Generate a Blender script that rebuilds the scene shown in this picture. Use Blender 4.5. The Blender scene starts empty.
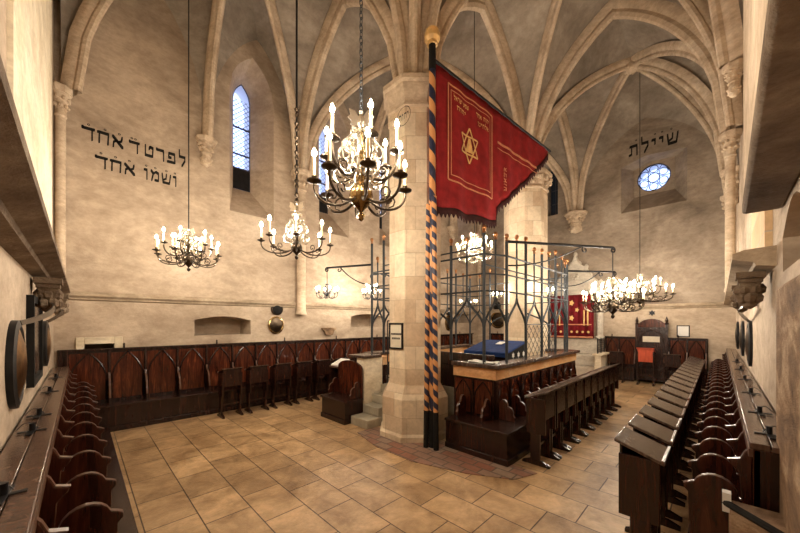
import bpy, math, random
from mathutils import Vector, Matrix
random.seed(7)
PI = math.pi
sc = bpy.context.scene
COL = sc.collection
# ------------------------------------------------------------------ camera
CH, HY = 2.1, 323.0                      # eye height, horizon row
cam_d = bpy.data.cameras.new('camera'); cam = bpy.data.objects.new('camera', cam_d); COL.objects.link(cam)
cam.location = (0, 0, CH); cam.rotation_euler = (PI/2, 0, -PI/4)
cam_d.sensor_width = 36; cam_d.lens = 14.4; cam_d.shift_y = (HY-266.5)/800; cam_d.clip_start = 0.02
sc.camera = cam
# room extents: X runs along the right wall, Y along the left wall
XA, YD, YB, XC = -0.35, -0.35, 8.85, 14.6

# ------------------------------------------------------------------ materials
def nodes(m):
    m.use_nodes = True
    nt = m.node_tree; nt.nodes.clear()
    return nt
def N(nt, t, **k):
    n = nt.nodes.new(t)
    for a, b in k.items():
        if a in n.inputs: n.inputs[a].default_value = b
        else: setattr(n, a, b)
    return n
def coords(nt, scale=(1,1,1)):
    tc = N(nt, 'ShaderNodeTexCoord'); mp = N(nt, 'ShaderNodeMapping')
    mp.inputs['Scale'].default_value = scale
    nt.links.new(tc.outputs['Object'], mp.inputs[0])
    return mp.outputs[0]
def ramp(nt, src, stops):
    r = N(nt, 'ShaderNodeValToRGB'); e = r.color_ramp.elements
    while len(e) < len(stops): e.new(0.5)
    for el, (p, c) in zip(e, stops):
        el.position = p; el.color = (*c, 1) if len(c) == 3 else c
    nt.links.new(src, r.inputs[0]); return r.outputs[0]
def noise(nt, vec, sc_, det=5, rough=.6, dist=0):
    n = N(nt, 'ShaderNodeTexNoise'); n.inputs['Scale'].default_value = sc_; n.inputs['Detail'].default_value = det
    n.inputs['Roughness'].default_value = rough; n.inputs['Distortion'].default_value = dist
    nt.links.new(vec, n.inputs['Vector']); return n.outputs['Fac']
def finish(nt, col=None, rough=.6, metal=0, bump=None, bstr=.3, bdist=.02, spec=.5, colv=None, coat=0):
    p = N(nt, 'ShaderNodeBsdfPrincipled'); o = N(nt, 'ShaderNodeOutputMaterial')
    p.inputs['Roughness'].default_value = rough; p.inputs['Metallic'].default_value = metal
    p.inputs['Specular IOR Level'].default_value = spec
    if coat: p.inputs['Coat Weight'].default_value = coat; p.inputs['Coat Roughness'].default_value = .15
    if colv is not None: p.inputs['Base Color'].default_value = (*colv, 1)
    if col is not None: nt.links.new(col, p.inputs['Base Color'])
    if bump is not None:
        b = N(nt, 'ShaderNodeBump'); b.inputs['Strength'].default_value = bstr; b.inputs['Distance'].default_value = bdist
        nt.links.new(bump, b.inputs['Height']); nt.links.new(b.outputs[0], p.inputs['Normal'])
    nt.links.new(p.outputs[0], o.inputs[0]); return p
def mixc(nt, a, b, f, mode='MIX'):
    m = N(nt, 'ShaderNodeMix'); m.data_type = 'RGBA'; m.blend_type = mode
    if isinstance(f, float): m.inputs[0].default_value = f
    else: nt.links.new(f, m.inputs[0])
    for s, i in ((a, 6), (b, 7)):
        if isinstance(s, tuple): m.inputs[i].default_value = (*s, 1)
        else: nt.links.new(s, m.inputs[i])
    return m.outputs[2]

def plaster(name, c0, c1, c2, s=1.0, bs=.35):
    m = bpy.data.materials.new(name); nt = nodes(m); v = coords(nt, (1,1,1.6))
    n1 = noise(nt, v, .55*s, 8, .62, .6); n2 = noise(nt, v, 6*s, 6, .7)
    c = ramp(nt, n1, [(.3, c0), (.52, c1), (.72, c2)])
    v3 = coords(nt, (.6,.6,1.3)); n3 = noise(nt, v3, 1.5*s, 9, .72, .8)
    c = mixc(nt, c, ramp(nt, n3, [(.38, (.60,.55,.52)), (.58, (1,1,1))]), .42, 'MULTIPLY')
    c = mixc(nt, c, ramp(nt, n2, [(.3, (.55,.52,.5)), (.62, (1,1,1))]), .5, 'MULTIPLY')
    finish(nt, c, .85, bump=n2, bstr=bs, bdist=.02, spec=.2); return m
def blocks(name, cols, mortar, bw, bh, axis='xz', bs=.3, ms=.012, rough=.8, blend=.5):
    m = bpy.data.materials.new(name); nt = nodes(m)
    tc = N(nt, 'ShaderNodeTexCoord'); sp = N(nt, 'ShaderNodeSeparateXYZ'); nt.links.new(tc.outputs['Object'], sp.inputs[0])
    cb = N(nt, 'ShaderNodeCombineXYZ')
    if axis == 'xz':
        ad = N(nt, 'ShaderNodeMath', operation='SUBTRACT'); nt.links.new(sp.outputs[0], ad.inputs[0]); nt.links.new(sp.outputs[1], ad.inputs[1])
        nt.links.new(ad.outputs[0], cb.inputs[0]); nt.links.new(sp.outputs[2], cb.inputs[1])
    else:   # floor: courses run along Y
        nt.links.new(sp.outputs[1], cb.inputs[0]); nt.links.new(sp.outputs[0], cb.inputs[1])
    br = N(nt, 'ShaderNodeTexBrick'); nt.links.new(cb.outputs[0], br.inputs['Vector'])
    br.inputs['Scale'].default_value = 1; br.inputs['Brick Width'].default_value = bw; br.inputs['Row Height'].default_value = bh
    br.inputs['Mortar Size'].default_value = ms; br.inputs['Mortar Smooth'].default_value = .3; br.offset = .42; br.squash = 1
    br.inputs['Color1'].default_value = (*cols[0], 1); br.inputs['Color2'].default_value = (*cols[1], 1); br.inputs['Mortar'].default_value = (*mortar, 1)
    v = tc.outputs['Object']
    n1 = noise(nt, v, 2.2, 8, .65, .5); n2 = noise(nt, v, 14, 6, .7)
    c = mixc(nt, br.outputs['Color'], ramp(nt, n1, [(.35, cols[2]), (.65, cols[3])]), blend, 'MULTIPLY')
    c = mixc(nt, c, ramp(nt, n2, [(.3, (.6,.58,.55)), (.6, (1,1,1))]), .4, 'MULTIPLY')
    mm = N(nt, 'ShaderNodeMath', operation='MULTIPLY_ADD'); nt.links.new(br.outputs['Fac'], mm.inputs[0]); mm.inputs[1].default_value = -1.2; nt.links.new(n2, mm.inputs[2])
    finish(nt, c, rough, bump=mm.outputs[0], bstr=bs, bdist=.015, spec=.35); return m
def wood(name, c0, c1, c2, rough=.32, sc_=(1,1,1), streak=14):
    m = bpy.data.materials.new(name); nt = nodes(m)
    v = coords(nt, (streak*sc_[0], streak*sc_[1], 1.3*sc_[2]))
    n1 = noise(nt, v, 1.2, 7, .65, 1.2); v2 = coords(nt, (1,1,1)); n2 = noise(nt, v2, 2.5, 4, .6)
    c = ramp(nt, n1, [(.3, c0), (.55, c1), (.78, c2)])
    c = mixc(nt, c, ramp(nt, n2, [(.3, (.35,.33,.32)), (.7, (1,1,1))]), .55, 'MULTIPLY')
    p = finish(nt, c, rough, bump=n1, bstr=.25, bdist=.006, spec=.45, coat=.08); return m
def plain(name, c, rough=.5, metal=0, spec=.5, var=.25, ns=9, bs=.1):
    m = bpy.data.materials.new(name); nt = nodes(m); v = coords(nt); n = noise(nt, v, ns, 5, .6)
    lo = tuple(x*(1-var) for x in c); hi = tuple(min(1, x*(1+var)) for x in c)
    finish(nt, ramp(nt, n, [(.3, lo), (.7, hi)]), rough, metal, bump=n, bstr=bs, bdist=.005, spec=spec); return m
def emis(name, c, s):
    m = bpy.data.materials.new(name); nt = nodes(m)
    e = N(nt, 'ShaderNodeEmission'); e.inputs[0].default_value = (*c, 1); e.inputs[1].default_value = s
    o = N(nt, 'ShaderNodeOutputMaterial'); nt.links.new(e.outputs[0], o.inputs[0]); return m

M = {}
M['plaster'] = plaster('plaster wall', (.39,.305,.225), (.56,.45,.335), (.69,.575,.445), 1.1, .5)
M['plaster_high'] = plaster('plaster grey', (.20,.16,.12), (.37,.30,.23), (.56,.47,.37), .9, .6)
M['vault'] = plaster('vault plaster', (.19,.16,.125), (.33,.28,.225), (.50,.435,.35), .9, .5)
M['vault_pale'] = plaster('vault rib stone', (.44,.34,.24), (.64,.51,.37), (.80,.68,.52), 2.2, .5)
M['trimstone'] = plaster('cornice stone', (.33,.26,.18), (.48,.38,.27), (.6,.5,.37), 2.5, .6)
M['darkstone'] = plaster('shaded stone', (.10,.065,.04), (.21,.15,.10), (.36,.29,.21), 3.5, 1.0)  # stone darkened so that undersides carry their shade in the colour
M['pier'] = blocks('pier blocks', ((.84,.72,.54), (.64,.48,.33), (.62,.60,.57), (1.0,.98,.94)), (.58,.46,.33), .55, .42, bs=.5, ms=.007, blend=.7)
M['pilaster'] = blocks('pilaster blocks', ((.80,.62,.38), (.68,.44,.24), (.75,.72,.7), (1,1,1)), (.6,.5,.38), .6, .33, bs=.35, ms=.01)
M['rough'] = plaster('rough stone', (.09,.055,.035), (.30,.19,.11), (.60,.45,.30), 4.5, 1.0)
M['floor'] = blocks('floor slabs', ((.80,.55,.30), (.54,.36,.19), (.50,.45,.40), (1.0,1.0,1.0)), (.13,.085,.05), .68, .46, axis='xy', bs=.7, ms=.007, rough=.34, blend=1.0)
M['redbrick'] = blocks('old red paving', ((.34,.14,.09), (.38,.29,.22), (.5,.45,.42), (1,1,1)), (.16,.12,.09), .3, .17, axis='xy', bs=.6, ms=.012, rough=.6)
M['step'] = plain('step stone', (.36,.32,.24), .7, ns=4, bs=.5)
M['wood'] = wood('dark stained wood', (.009,.003,.002), (.030,.010,.006), (.085,.026,.013), .27)
M['wood_div'] = wood('mahogany divider wood', (.014,.004,.003), (.060,.015,.008), (.13,.038,.018), .24)
M['wood_red'] = wood('reddish panel wood', (.018,.005,.003), (.085,.020,.009), (.30,.075,.027), .19)
M['wood_edge'] = wood('pale highlight edge', (.06,.026,.016), (.14,.065,.038), (.27,.145,.09), .28)  # paler wood; gloss along the edges is put into its colour
M['wood_top'] = wood('worn desk top', (.035,.022,.016), (.10,.065,.048), (.23,.16,.12), .22)
M['shelf'] = wood('shelf wood', (.06,.03,.02), (.13,.07,.045), (.26,.16,.11), .22, (1,1,.2))
M['iron'] = plain('black wrought iron', (.018,.018,.02), .45, .6)
M['greyiron'] = plain('grey wrought iron', (.022,.027,.032), .55, .2)
M['brass'] = plain('aged brass', (.30,.20,.085), .24, 1, var=.3)
M['brightbrass'] = plain('bright silvered brass', (.92,.88,.78), .22, 1, var=.1)
M['darkbrass'] = plain('dark bronze', (.07,.052,.036), .32, 1, var=.4)
M['platebrass'] = plain('dull plate brass', (.30,.17,.07), .3, 1, var=.5, ns=14, bs=.5)
M['copper'] = plain('copper', (.45,.22,.10), .3, 1)
M['candle'] = plain('candle wax', (.82,.66,.38), .5, 0, var=.05)
M['bulb'] = emis('lit bulb', (1.0,.87,.70), 620)
M['red'] = plain('red velvet', (.24,.014,.016), .85, 0, .2, .3, 5)
M['darkred'] = plain('dark red velvet', (.15,.008,.012), .85, 0, .2, .3, 5)
M['darkfringe'] = plain('dark fringe', (.045,.015,.015), .9, 0, .2)
M['gold'] = plain('gold thread', (.80,.50,.20), .5, .3)
M['palegold'] = plain('faded gold thread', (.62,.25,.13), .6, .1)
M['blue'] = plain('blue velvet', (.005,.026,.12), .8, 0, .2, .3)
M['black'] = plain('black paint', (.012,.011,.010), .8, 0, .2)
M['white'] = plain('white cloth', (.8,.78,.74), .7, var=.05)
M['paper'] = plain('printed paper', (.62,.55,.42), .6, var=.08)
M['ink'] = plain('ink', (.05,.04,.035), .8)
M['marble'] = plaster('orange marble', (.55,.26,.10), (.72,.42,.20), (.80,.58,.36), 3, .1)
M['cream'] = plaster('cream limestone', (.70,.60,.42), (.84,.75,.58), (.9,.83,.68), 2, .2)
M['palestone'] = plaster('ark stone', (.5,.45,.38), (.66,.6,.5), (.76,.7,.6), 3, .5)
M['redwood'] = wood('red painted wood', (.45,.06,.025), (.62,.10,.04), (.72,.16,.07), .35)
M['lead'] = plain('leading', (.03,.03,.05), .6)
M['darkhole'] = plain('dark recess', (.05,.03,.02), .9)
def glassmat():
    m = bpy.data.materials.new('leaded window glass'); nt = nodes(m)
    t = N(nt, 'ShaderNodeBsdfTransparent'); g = N(nt, 'ShaderNodeBsdfTranslucent'); mx = N(nt, 'ShaderNodeMixShader')
    t.inputs[0].default_value = (.75,.82,1,1); g.inputs[0].default_value = (.7,.8,1,1); mx.inputs[0].default_value = .5
    o = N(nt, 'ShaderNodeOutputMaterial')
    nt.links.new(t.outputs[0], mx.inputs[1]); nt.links.new(g.outputs[0], mx.inputs[2]); nt.links.new(mx.outputs[0], o.inputs[0]); return m
M['glass'] = glassmat()
def darkglass():
    m = bpy.data.materials.new('dark window glass'); nt = nodes(m); finish(nt, rough=.2, colv=(.02,.03,.05)); return m
M['darkglass'] = darkglass()
def stripes(fr=2.3):
    m = bpy.data.materials.new('spiral striped paint'); nt = nodes(m)
    tc = N(nt, 'ShaderNodeTexCoord'); sp = N(nt, 'ShaderNodeSeparateXYZ'); nt.links.new(tc.outputs['Object'], sp.inputs[0])
    a = N(nt, 'ShaderNodeMath', operation='ARCTAN2'); nt.links.new(sp.outputs[1], a.inputs[0]); nt.links.new(sp.outputs[0], a.inputs[1])
    b = N(nt, 'ShaderNodeMath', operation='DIVIDE'); nt.links.new(a.outputs[0], b.inputs[0]); b.inputs[1].default_value = 2*PI
    c = N(nt, 'ShaderNodeMath', operation='MULTIPLY_ADD'); nt.links.new(sp.outputs[2], c.inputs[0]); c.inputs[1].default_value = fr; nt.links.new(b.outputs[0], c.inputs[2])
    f = N(nt, 'ShaderNodeMath', operation='FRACT'); nt.links.new(c.outputs[0], f.inputs[0])
    r = ramp(nt, f.outputs[0], [(0, (.012,.016,.045)), (.5, (.012,.016,.045)), (.52, (.58,.27,.10)), (1, (.58,.27,.10))])
    finish(nt, r, .5); return m
M['goldwood'] = plain('gilded wood', (.62,.38,.14), .4, 0)
M['stripe'] = stripes(); M['stripe_fine'] = stripes(5.0)

# ------------------------------------------------------------------ mesh helpers
class MB:
    def __init__(s, xf=None): s.v = []; s.f = []; s.xf = xf
    def add(s, vs, fs):
        k = len(s.v)
        for p in vs:
            p = Vector(p); s.v.append(s.xf(p) if s.xf else p)
        s.f += [tuple(k+i for i in f) for f in fs]
        return s
    def box(s, x0, x1, y0, y1, z0, z1):
        x0, x1 = sorted((x0, x1)); y0, y1 = sorted((y0, y1)); z0, z1 = sorted((z0, z1))
        return s.add([(x0,y0,z0),(x1,y0,z0),(x1,y1,z0),(x0,y1,z0),(x0,y0,z1),(x1,y0,z1),(x1,y1,z1),(x0,y1,z1)],
              [(0,3,2,1),(4,5,6,7),(0,1,5,4),(1,2,6,5),(2,3,7,6),(3,0,4,7)])
    def hexa(s, lo, hi):      # two quads of points
        return s.add(list(lo)+list(hi), [(0,3,2,1),(4,5,6,7),(0,1,5,4),(1,2,6,5),(2,3,7,6),(3,0,4,7)])
    def tube(s, pts, r, n=8, closed=False, r2=None):
        pts = [Vector(p) for p in pts]; m = len(pts); rings = []
        prev = None
        for i, p in enumerate(pts):
            if closed: t = pts[(i+1) % m]-pts[i-1]
            else: t = pts[min(i+1, m-1)]-pts[max(i-1, 0)]
            t = t.normalized() if t.length > 1e-9 else Vector((0,0,1))
            if prev is None:
                a = Vector((0,0,1)) if abs(t.z) < .9 else Vector((1,0,0))
                u = t.cross(a).normalized()
            else:
                u = (prev - t*prev.dot(t)); u = u.normalized() if u.length > 1e-6 else t.cross(Vector((1,0,0))).normalized()
            prev = u; w = t.cross(u)
            rr = r if r2 is None else r+(r2-r)*i/(m-1)
            rings.append([p+u*math.cos(2*PI*k/n)*rr+w*math.sin(2*PI*k/n)*rr for k in range(n)])
        vs = [q for rg in rings for q in rg]; fs = []
        for i in range(m if closed else m-1):
            j = (i+1) % m
            for k in range(n): fs.append((i*n+k, i*n+(k+1) % n, j*n+(k+1) % n, j*n+k))
        if not closed: fs.append(tuple(range(n))[::-1]); fs.append(tuple((m-1)*n+k for k in range(n)))
        return s.add(vs, fs)
    def lathe(s, prof, c=(0,0,0), n=20, rot=0, axis='z'):
        vs = []; m = len(prof)
        for (r, z) in prof:
            for k in range(n):
                a = 2*PI*k/n+rot
                p = (r*math.cos(a), r*math.sin(a), z)
                if axis == 'y': p = (p[0], -p[2], p[1])
                if axis == 'x': p = (-p[2], p[0], p[1])
                vs.append((c[0]+p[0], c[1]+p[1], c[2]+p[2]))
        fs = []
        for i in range(m-1):
            for k in range(n): fs.append((i*n+k, i*n+(k+1) % n, (i+1)*n+(k+1) % n, (i+1)*n+k))
        fs.append(tuple(range(n))[::-1]); fs.append(tuple((m-1)*n+k for k in range(n)))
        return s.add(vs, fs)
    def prism(s, poly, fn, a, b):   # poly of (p,q); fn(p,q,t)->xyz, t=a..b thickness
        n = len(poly)
        vs = [fn(p, q, a) for p, q in poly]+[fn(p, q, b) for p, q in poly]
        return s.add(vs, [tuple(range(n))[::-1], tuple(range(n, 2*n))]+[(i, (i+1) % n, n+(i+1) % n, n+i) for i in range(n)])
    def grid(s, fn, nu, nv):
        vs = [fn(i/nu, j/nv) for i in range(nu+1) for j in range(nv+1)]
        return s.add(vs, [(i*(nv+1)+j, (i+1)*(nv+1)+j, (i+1)*(nv+1)+j+1, i*(nv+1)+j+1) for i in range(nu) for j in range(nv)])
ROOT = {}
def rloc(o):
    while o.parent: o = o.parent
    return ROOT.get(o.name, Vector((0,0,0)))
def mk(mb, name, mat, off, smooth=True, bevel=0, ang=35):
    me = bpy.data.meshes.new(name)
    me.from_pydata([tuple(v-off) for v in mb.v], [], mb.f); me.update()
    import bmesh
    bm = bmesh.new(); bm.from_mesh(me); bmesh.ops.recalc_face_normals(bm, faces=bm.faces); bm.to_mesh(me); bm.free()
    if smooth:
        me.polygons.foreach_set('use_smooth', [True]*len(me.polygons)); me.set_sharp_from_angle(angle=math.radians(ang))
    me.materials.append(M[mat] if isinstance(mat, str) else mat)
    o = bpy.data.objects.new(name, me); COL.objects.link(o)
    if bevel:
        b = o.modifiers.new('bevel', 'BEVEL'); b.width = bevel; b.segments = 2; b.limit_method = 'ANGLE'; b.angle_limit = .6
    return o
def tag(o, label=None, cat=None, group=None, kind=None):
    if label: o['label'] = label
    if cat: o['category'] = cat
    if group: o['group'] = group
    if kind: o['kind'] = kind
    return o
def thing(name, label, cat, loc=(0,0,0), group=None):
    o = bpy.data.objects.new(name, None); COL.objects.link(o); o.location = loc; o.empty_display_size = .2
    ROOT[o.name] = Vector(loc); tag(o, label, cat, group); return o
def part(mb, name, mat, parent, label=None, **k):
    o = mk(mb, name, mat, rloc(parent), **k); o.parent = parent
    if label: o['label'] = label
    return o
def solo(mb, name, mat, label, cat, group=None, **k):    # a thing that is one mesh, origin at its base
    xs = [v.x for v in mb.v]; ys = [v.y for v in mb.v]; zs = [v.z for v in mb.v]
    off = Vector(((min(xs)+max(xs))/2, (min(ys)+max(ys))/2, min(zs)))
    o = mk(mb, name, mat, off, **k); o.location = off; ROOT[o.name] = off
    return tag(o, label, cat, group)
def struct(mb, name, mat, **k):
    o = mk(mb, name, mat, Vector((0,0,0)), **k); o['kind'] = 'structure'; return o
def dup(o, parent=None):
    c = o.copy(); COL.objects.link(c); c.parent = parent
    for ch in list(o.children): dup(ch, c)
    return c
ORD = ['first','second','third','fourth','fifth','sixth','seventh','eighth','ninth','tenth','eleventh','twelfth','thirteenth','fourteenth','fifteenth','sixteenth','seventeenth','eighteenth','nineteenth','twentieth']

# ------------------------------------------------------------------ room shell
def boolean(o, cutters):
    for c in cutters:
        m = o.modifiers.new('cut', 'BOOLEAN'); m.operation = 'DIFFERENCE'; m.object = c; m.solver = 'EXACT'
    dg = bpy.context.evaluated_depsgraph_get(); dg.update()
    me = bpy.data.meshes.new_from_object(o.evaluated_get(dg))
    o.modifiers.clear(); o.data = me
    for c in cutters: bpy.data.objects.remove(c)
def arch_poly(cx, z0, zs, za, hw, n=8):   # pointed arch outline, springing zs, apex za
    h = za-zs; R = (hw*hw+h*h)/(2*hw); pts = [(cx-hw, z0), (cx+hw, z0)]
    def z(t): return zs+math.sqrt(max(0, R*R-(R-hw*t)**2))
    for i in range(n+1): t = i/n; pts.append((cx+hw*(1-t), z(t)))
    for i in range(1, n+1): t = 1-i/n; pts.append((cx-hw*(1-t), z(t)))
    return pts
def loft(polyA, polyB, fnA, fnB):
    mb = MB(); n = len(polyA)
    mb.add([fnA(p, q) for p, q in polyA]+[fnB(p, q) for p, q in polyB],
        [tuple(range(n))[::-1], tuple(range(n, 2*n))]+[(i, (i+1) % n, n+(i+1) % n, n+i) for i in range(n)])
    return mb
def cutter(mb):
    return mk(mb, 'cutter', 'plaster', Vector((0,0,0)), smooth=False)

fl = struct(MB().box(XA-1, XC+1, YD-1, YB+1, -.2, 0), 'floor', 'floor', smooth=False)
wb = struct(MB().box(XA-1, XC+1.2, YB, YB+1.2, 0, 11.3), 'wall_back', 'plaster', smooth=False)
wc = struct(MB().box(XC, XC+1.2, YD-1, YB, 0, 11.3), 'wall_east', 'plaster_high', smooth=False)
wa = struct(MB().box(XA-1, XA, YD-1, YB, 0, 11.3), 'wall_left', 'plaster', smooth=False)
wd = struct(MB().box(XA, XC, YD-1, YD, 0, 11.3), 'wall_right', 'plaster', smooth=False)
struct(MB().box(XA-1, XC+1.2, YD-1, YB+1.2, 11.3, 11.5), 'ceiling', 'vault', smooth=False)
WINX = [3.27, 5.85, 8.35, 10.85, 13.35]
cut = []
for wx in WINX:
    a = arch_poly(wx, 4.95, 8.1, 9.2, .58); b = arch_poly(wx-.04, 5.85, 8.35, 8.85, .235)
    cut.append(cutter(loft(a, b, lambda p, q: (p, YB-.02, q), lambda p, q: (p, YB+.7, q))))
    cut.append(cutter(loft(b, b, lambda p, q: (p, YB+.65, q), lambda p, q: (p, YB+1.4, q))))
def seg_poly(x0, x1, z0, z1, rise=.1, n=8):
    return [(x0, z0), (x1, z0)]+[(x1+(x0-x1)*i/n, z1-rise+rise*math.sin(PI*i/n)) for i in range(n+1)]
for x0, x1, z0, z1 in ((1.93, 3.22, 1.80, 2.27), (6.5, 7.95, 1.96, 2.42), (12.6, 13.9, 2.1, 2.6)):
    p = seg_poly(x0, x1, z0, z1); cut.append(cutter(loft(p, p, lambda p, q: (p, YB-.02, q), lambda p, q: (p, YB+.8, q))))
cut.append(cutter(MB().box(.06, .5, YB-.02, YB+.5, .8, 1.68)))
boolean(wb, cut)
cut = []
a = [(.78, 6.25), (2.68, 6.25), (2.68, 8.0), (1.9, 8.22), (.78, 8.1)]; b = [(1.15, 6.95), (2.35, 6.95), (2.35, 8.0), (1.8, 8.16), (1.15, 8.1)]
cut.append(cutter(loft(a, b, lambda p, q: (XC-.02, p, q), lambda p, q: (XC+.6, p, q))))
RC = (1.76, 7.56, .5)
circ = [(RC[0]+RC[2]*math.cos(2*PI*i/32), RC[1]+RC[2]*math.sin(2*PI*i/32)) for i in range(32)]
cut.append(cutter(loft(circ, circ, lambda p, q: (XC+.55, p, q), lambda p, q: (XC+1.4, p, q))))
for y0, y1 in ((4.95, 5.4), (6.5, 7.0)):
    cut.append(cutter(MB().box(XC-.02, XC+.5, y0, y1, 6.8, 8.9)))
boolean(wc, cut)
# recess in the right wall, near the doorway
p = seg_poly(2.9, 3.92, 2.5, 2.97, .2)
boolean(wd, [cutter(loft(p, p, lambda p, q: (p, YD+.02, q), lambda p, q: (p, YD-.5, q)))])

# windows
wn = 0
def lattice(mb, x0, x1, z0, z1, Y, step, r=.006):
    d = .0
    k = x0-(z1-z0)
    while k < x1:
        for s_ in (1, -1):
            pts = []
            for q in (0, 1):
                pass
            # line x = k + (z-z0)*1 , clipped to box
            za = max(z0, z0+(x0-k)); zb = min(z1, z0+(x1-k))
            if zb > za+.01:
                xa, xb = k+(za-z0), k+(zb-z0)
                if s_ < 0: xa, xb = x0+x1-xa, x0+x1-xb
                mb.tube([(xa, Y, za), (xb, Y, zb)], r, 4)
        k += step
for i, wx in enumerate(WINX):
    wn += 1; cx = wx-.04
    b = arch_poly(cx, 5.85, 8.35, 8.85, .235)
    f = MB(); Yg = YB+.74
    f.tube([(p, Yg, q) for p, q in b], .02, 6, closed=True)
    for z in (6.45, 6.85, 7.6): f.box(cx-.235, cx+.235, Yg-.015, Yg+.015, z-.02, z+.02)
    fo = struct(f, 'window_%d' % wn, 'lead')
    g = MB(); g.add([(p, Yg+.03, q) for p, q in b], [tuple(range(len(b)))])
    part(g, 'pane', 'glass', fo, smooth=False)
    d = MB(); d.box(cx-.22, cx+.22, Yg-.01, Yg+.01, 5.87, 6.45)
    part(d, 'vent_shutter', 'iron', fo, smooth=False)
    l = MB(); lattice(l, cx-.225, cx+.225, 6.46, 8.4, Yg+.01, .13)
    part(l, 'leading', 'lead', fo)
# rose window
wn += 1
r = MB(); Xg = XC+.64
def ring(mb, c, rad, X, tr, n=24, ph=0):
    mb.tube([(X, c[0]+rad*math.cos(2*PI*i/n+ph), c[1]+rad*math.sin(2*PI*i/n+ph)) for i in range(n)], tr, 6, closed=True)
ring(r, RC, .5, Xg, .035, 40)
rf = struct(r, 'window_%d' % wn, 'lead')
l = MB(); ring(l, RC, .17, Xg, .018)
for k in range(6):
    a = PI/3*k+PI/6; c = (RC[0]+.33*math.cos(a), RC[1]+.33*math.sin(a)); ring(l, c, .13, Xg, .014, 14)
    a = PI/3*k; l.tube([(Xg, RC[0]+.17*math.cos(a), RC[1]+.17*math.sin(a)), (Xg, RC[0]+.49*math.cos(a), RC[1]+.49*math.sin(a))], .014, 5)
part(l, 'tracery', 'lead', rf)
g = MB(); g.add([(Xg+.03, p, q) for p, q in circ], [tuple(range(32))]); part(g, 'pane', 'glass', rf, smooth=False)
for y0, y1 in ((4.95, 5.4), (6.5, 7.0)):
    wn += 1
    f = MB(); Xw = XC+.42
    for yy in (y0+.03, (y0+y1)/2, y1-.03): f.box(Xw-.02, Xw, yy-.015, yy+.015, 6.8, 8.9)
    for zz in (6.82, 7.4, 8.0, 8.6): f.box(Xw-.02, Xw, y0, y1, zz-.015, zz+.015)
    fo = struct(f, 'window_%d' % wn, 'lead', smooth=False)
    part(MB().box(Xw+.005, Xw+.02, y0, y1, 6.8, 8.9), 'pane', 'darkglass', fo, smooth=False)

# ------------------------------------------------------------------ vault
ZA = 10.25            # web crown
GX = [XA+.1, 4.6, 9.6, XC]; GY = [YD, 4.2, YB]
Asp, Hsp = 2.5, 3.75; Rsp = (Asp*Asp+Hsp*Hsp)/(2*Asp)
def prof(t): t = min(max(t, 0), 1); return math.sqrt(max(0, Rsp*Rsp-(Rsp-Asp*t)**2))/Hsp
def zs_at(y): return 6.1 if y < 0 else 6.5
def cell(mb, A, B, C, zedge, inset=0):
    za_, zb_ = zs_at(A[1]), zs_at(B[1])
    def fn(s, t):
        s = min(s, .9999)
        x = (A[0]+(B[0]-A[0])*t)*(1-s)+C[0]*s; y = (A[1]+(B[1]-A[1])*t)*(1-s)+C[1]*s
        v = 2*t if t < .5 else 2*(1-t); zz = za_+(zb_-za_)*t
        hr = zz+(ZA-zz)*prof(s)
        w = v*(1-s)+s
        if zedge is None: z = zz+(ZA-zz)*prof(w)
        else:
            zp = zedge+(ZA-zedge)*math.sin(s*PI/2); z = hr+(max(zp, hr)-hr)*prof(v)
        return (x, y, z)
    mb.grid(fn, 14, 20)
RP = [(-.13,.06), (-.13,-.05), (-.085,-.13), (-.06,-.15), (-.075,-.21), (-.05,-.27), (0,-.29), (.05,-.27), (.075,-.21), (.06,-.15), (.085,-.13), (.13,-.05), (.13,.06)]
def rib(mb, P, Q, zP, zQ=None, top=None, scale=1.0, n=18, full=False, drop=0):
    """rib from springer P to crown Q (half arch), or P..Q full arch"""
    P = Vector((*P, 0)); Q = Vector((*Q, 0)); d = (Q-P); L = d.length; d.normalize(); side = Vector((-d.y, d.x, 0))
    top = top or ZA
    pts = []
    m = n*2 if full else n
    for i in range(m+1):
        u = i/m
        if full:
            v = 1-abs(1-2*u); zb = zP if u < .5 else (zQ or zP); z = zb+(top-zb)*prof(v)
        else: v = u; z = zP+(top-zP)*prof(v)
        pts.append(P+d*(L*u)+Vector((0,0,z-drop)))
    vs = []; k = len(RP)
    for i, p in enumerate(pts):
        a = pts[max(i-1, 0)]; b = pts[min(i+1, len(pts)-1)]
        if full and i == n: t = d.copy()
        else: t = (b-a).normalized()
        nrm = side.cross(t).normalized()
        if nrm.z < 0: nrm = -nrm
        if i == 0 or (full and i == len(pts)-1): nrm = Vector((-d.x, -d.y, 0)) if i == 0 else d.copy()
        for (sx, sz) in RP: vs.append(p+side*sx*scale+nrm*sz*scale)
    fs = []
    for i in range(len(pts)-1):
        for j in range(k-1): fs.append((i*k+j, i*k+j+1, (i+1)*k+j+1, (i+1)*k+j))
    mb.add(vs, fs)
BOSS = []
trim_n = [0]
def trim(mb, mat, **k):
    trim_n[0] += 1; return struct(mb, 'trim_%d' % trim_n[0], mat, **k)
web = MB(); 
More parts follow.
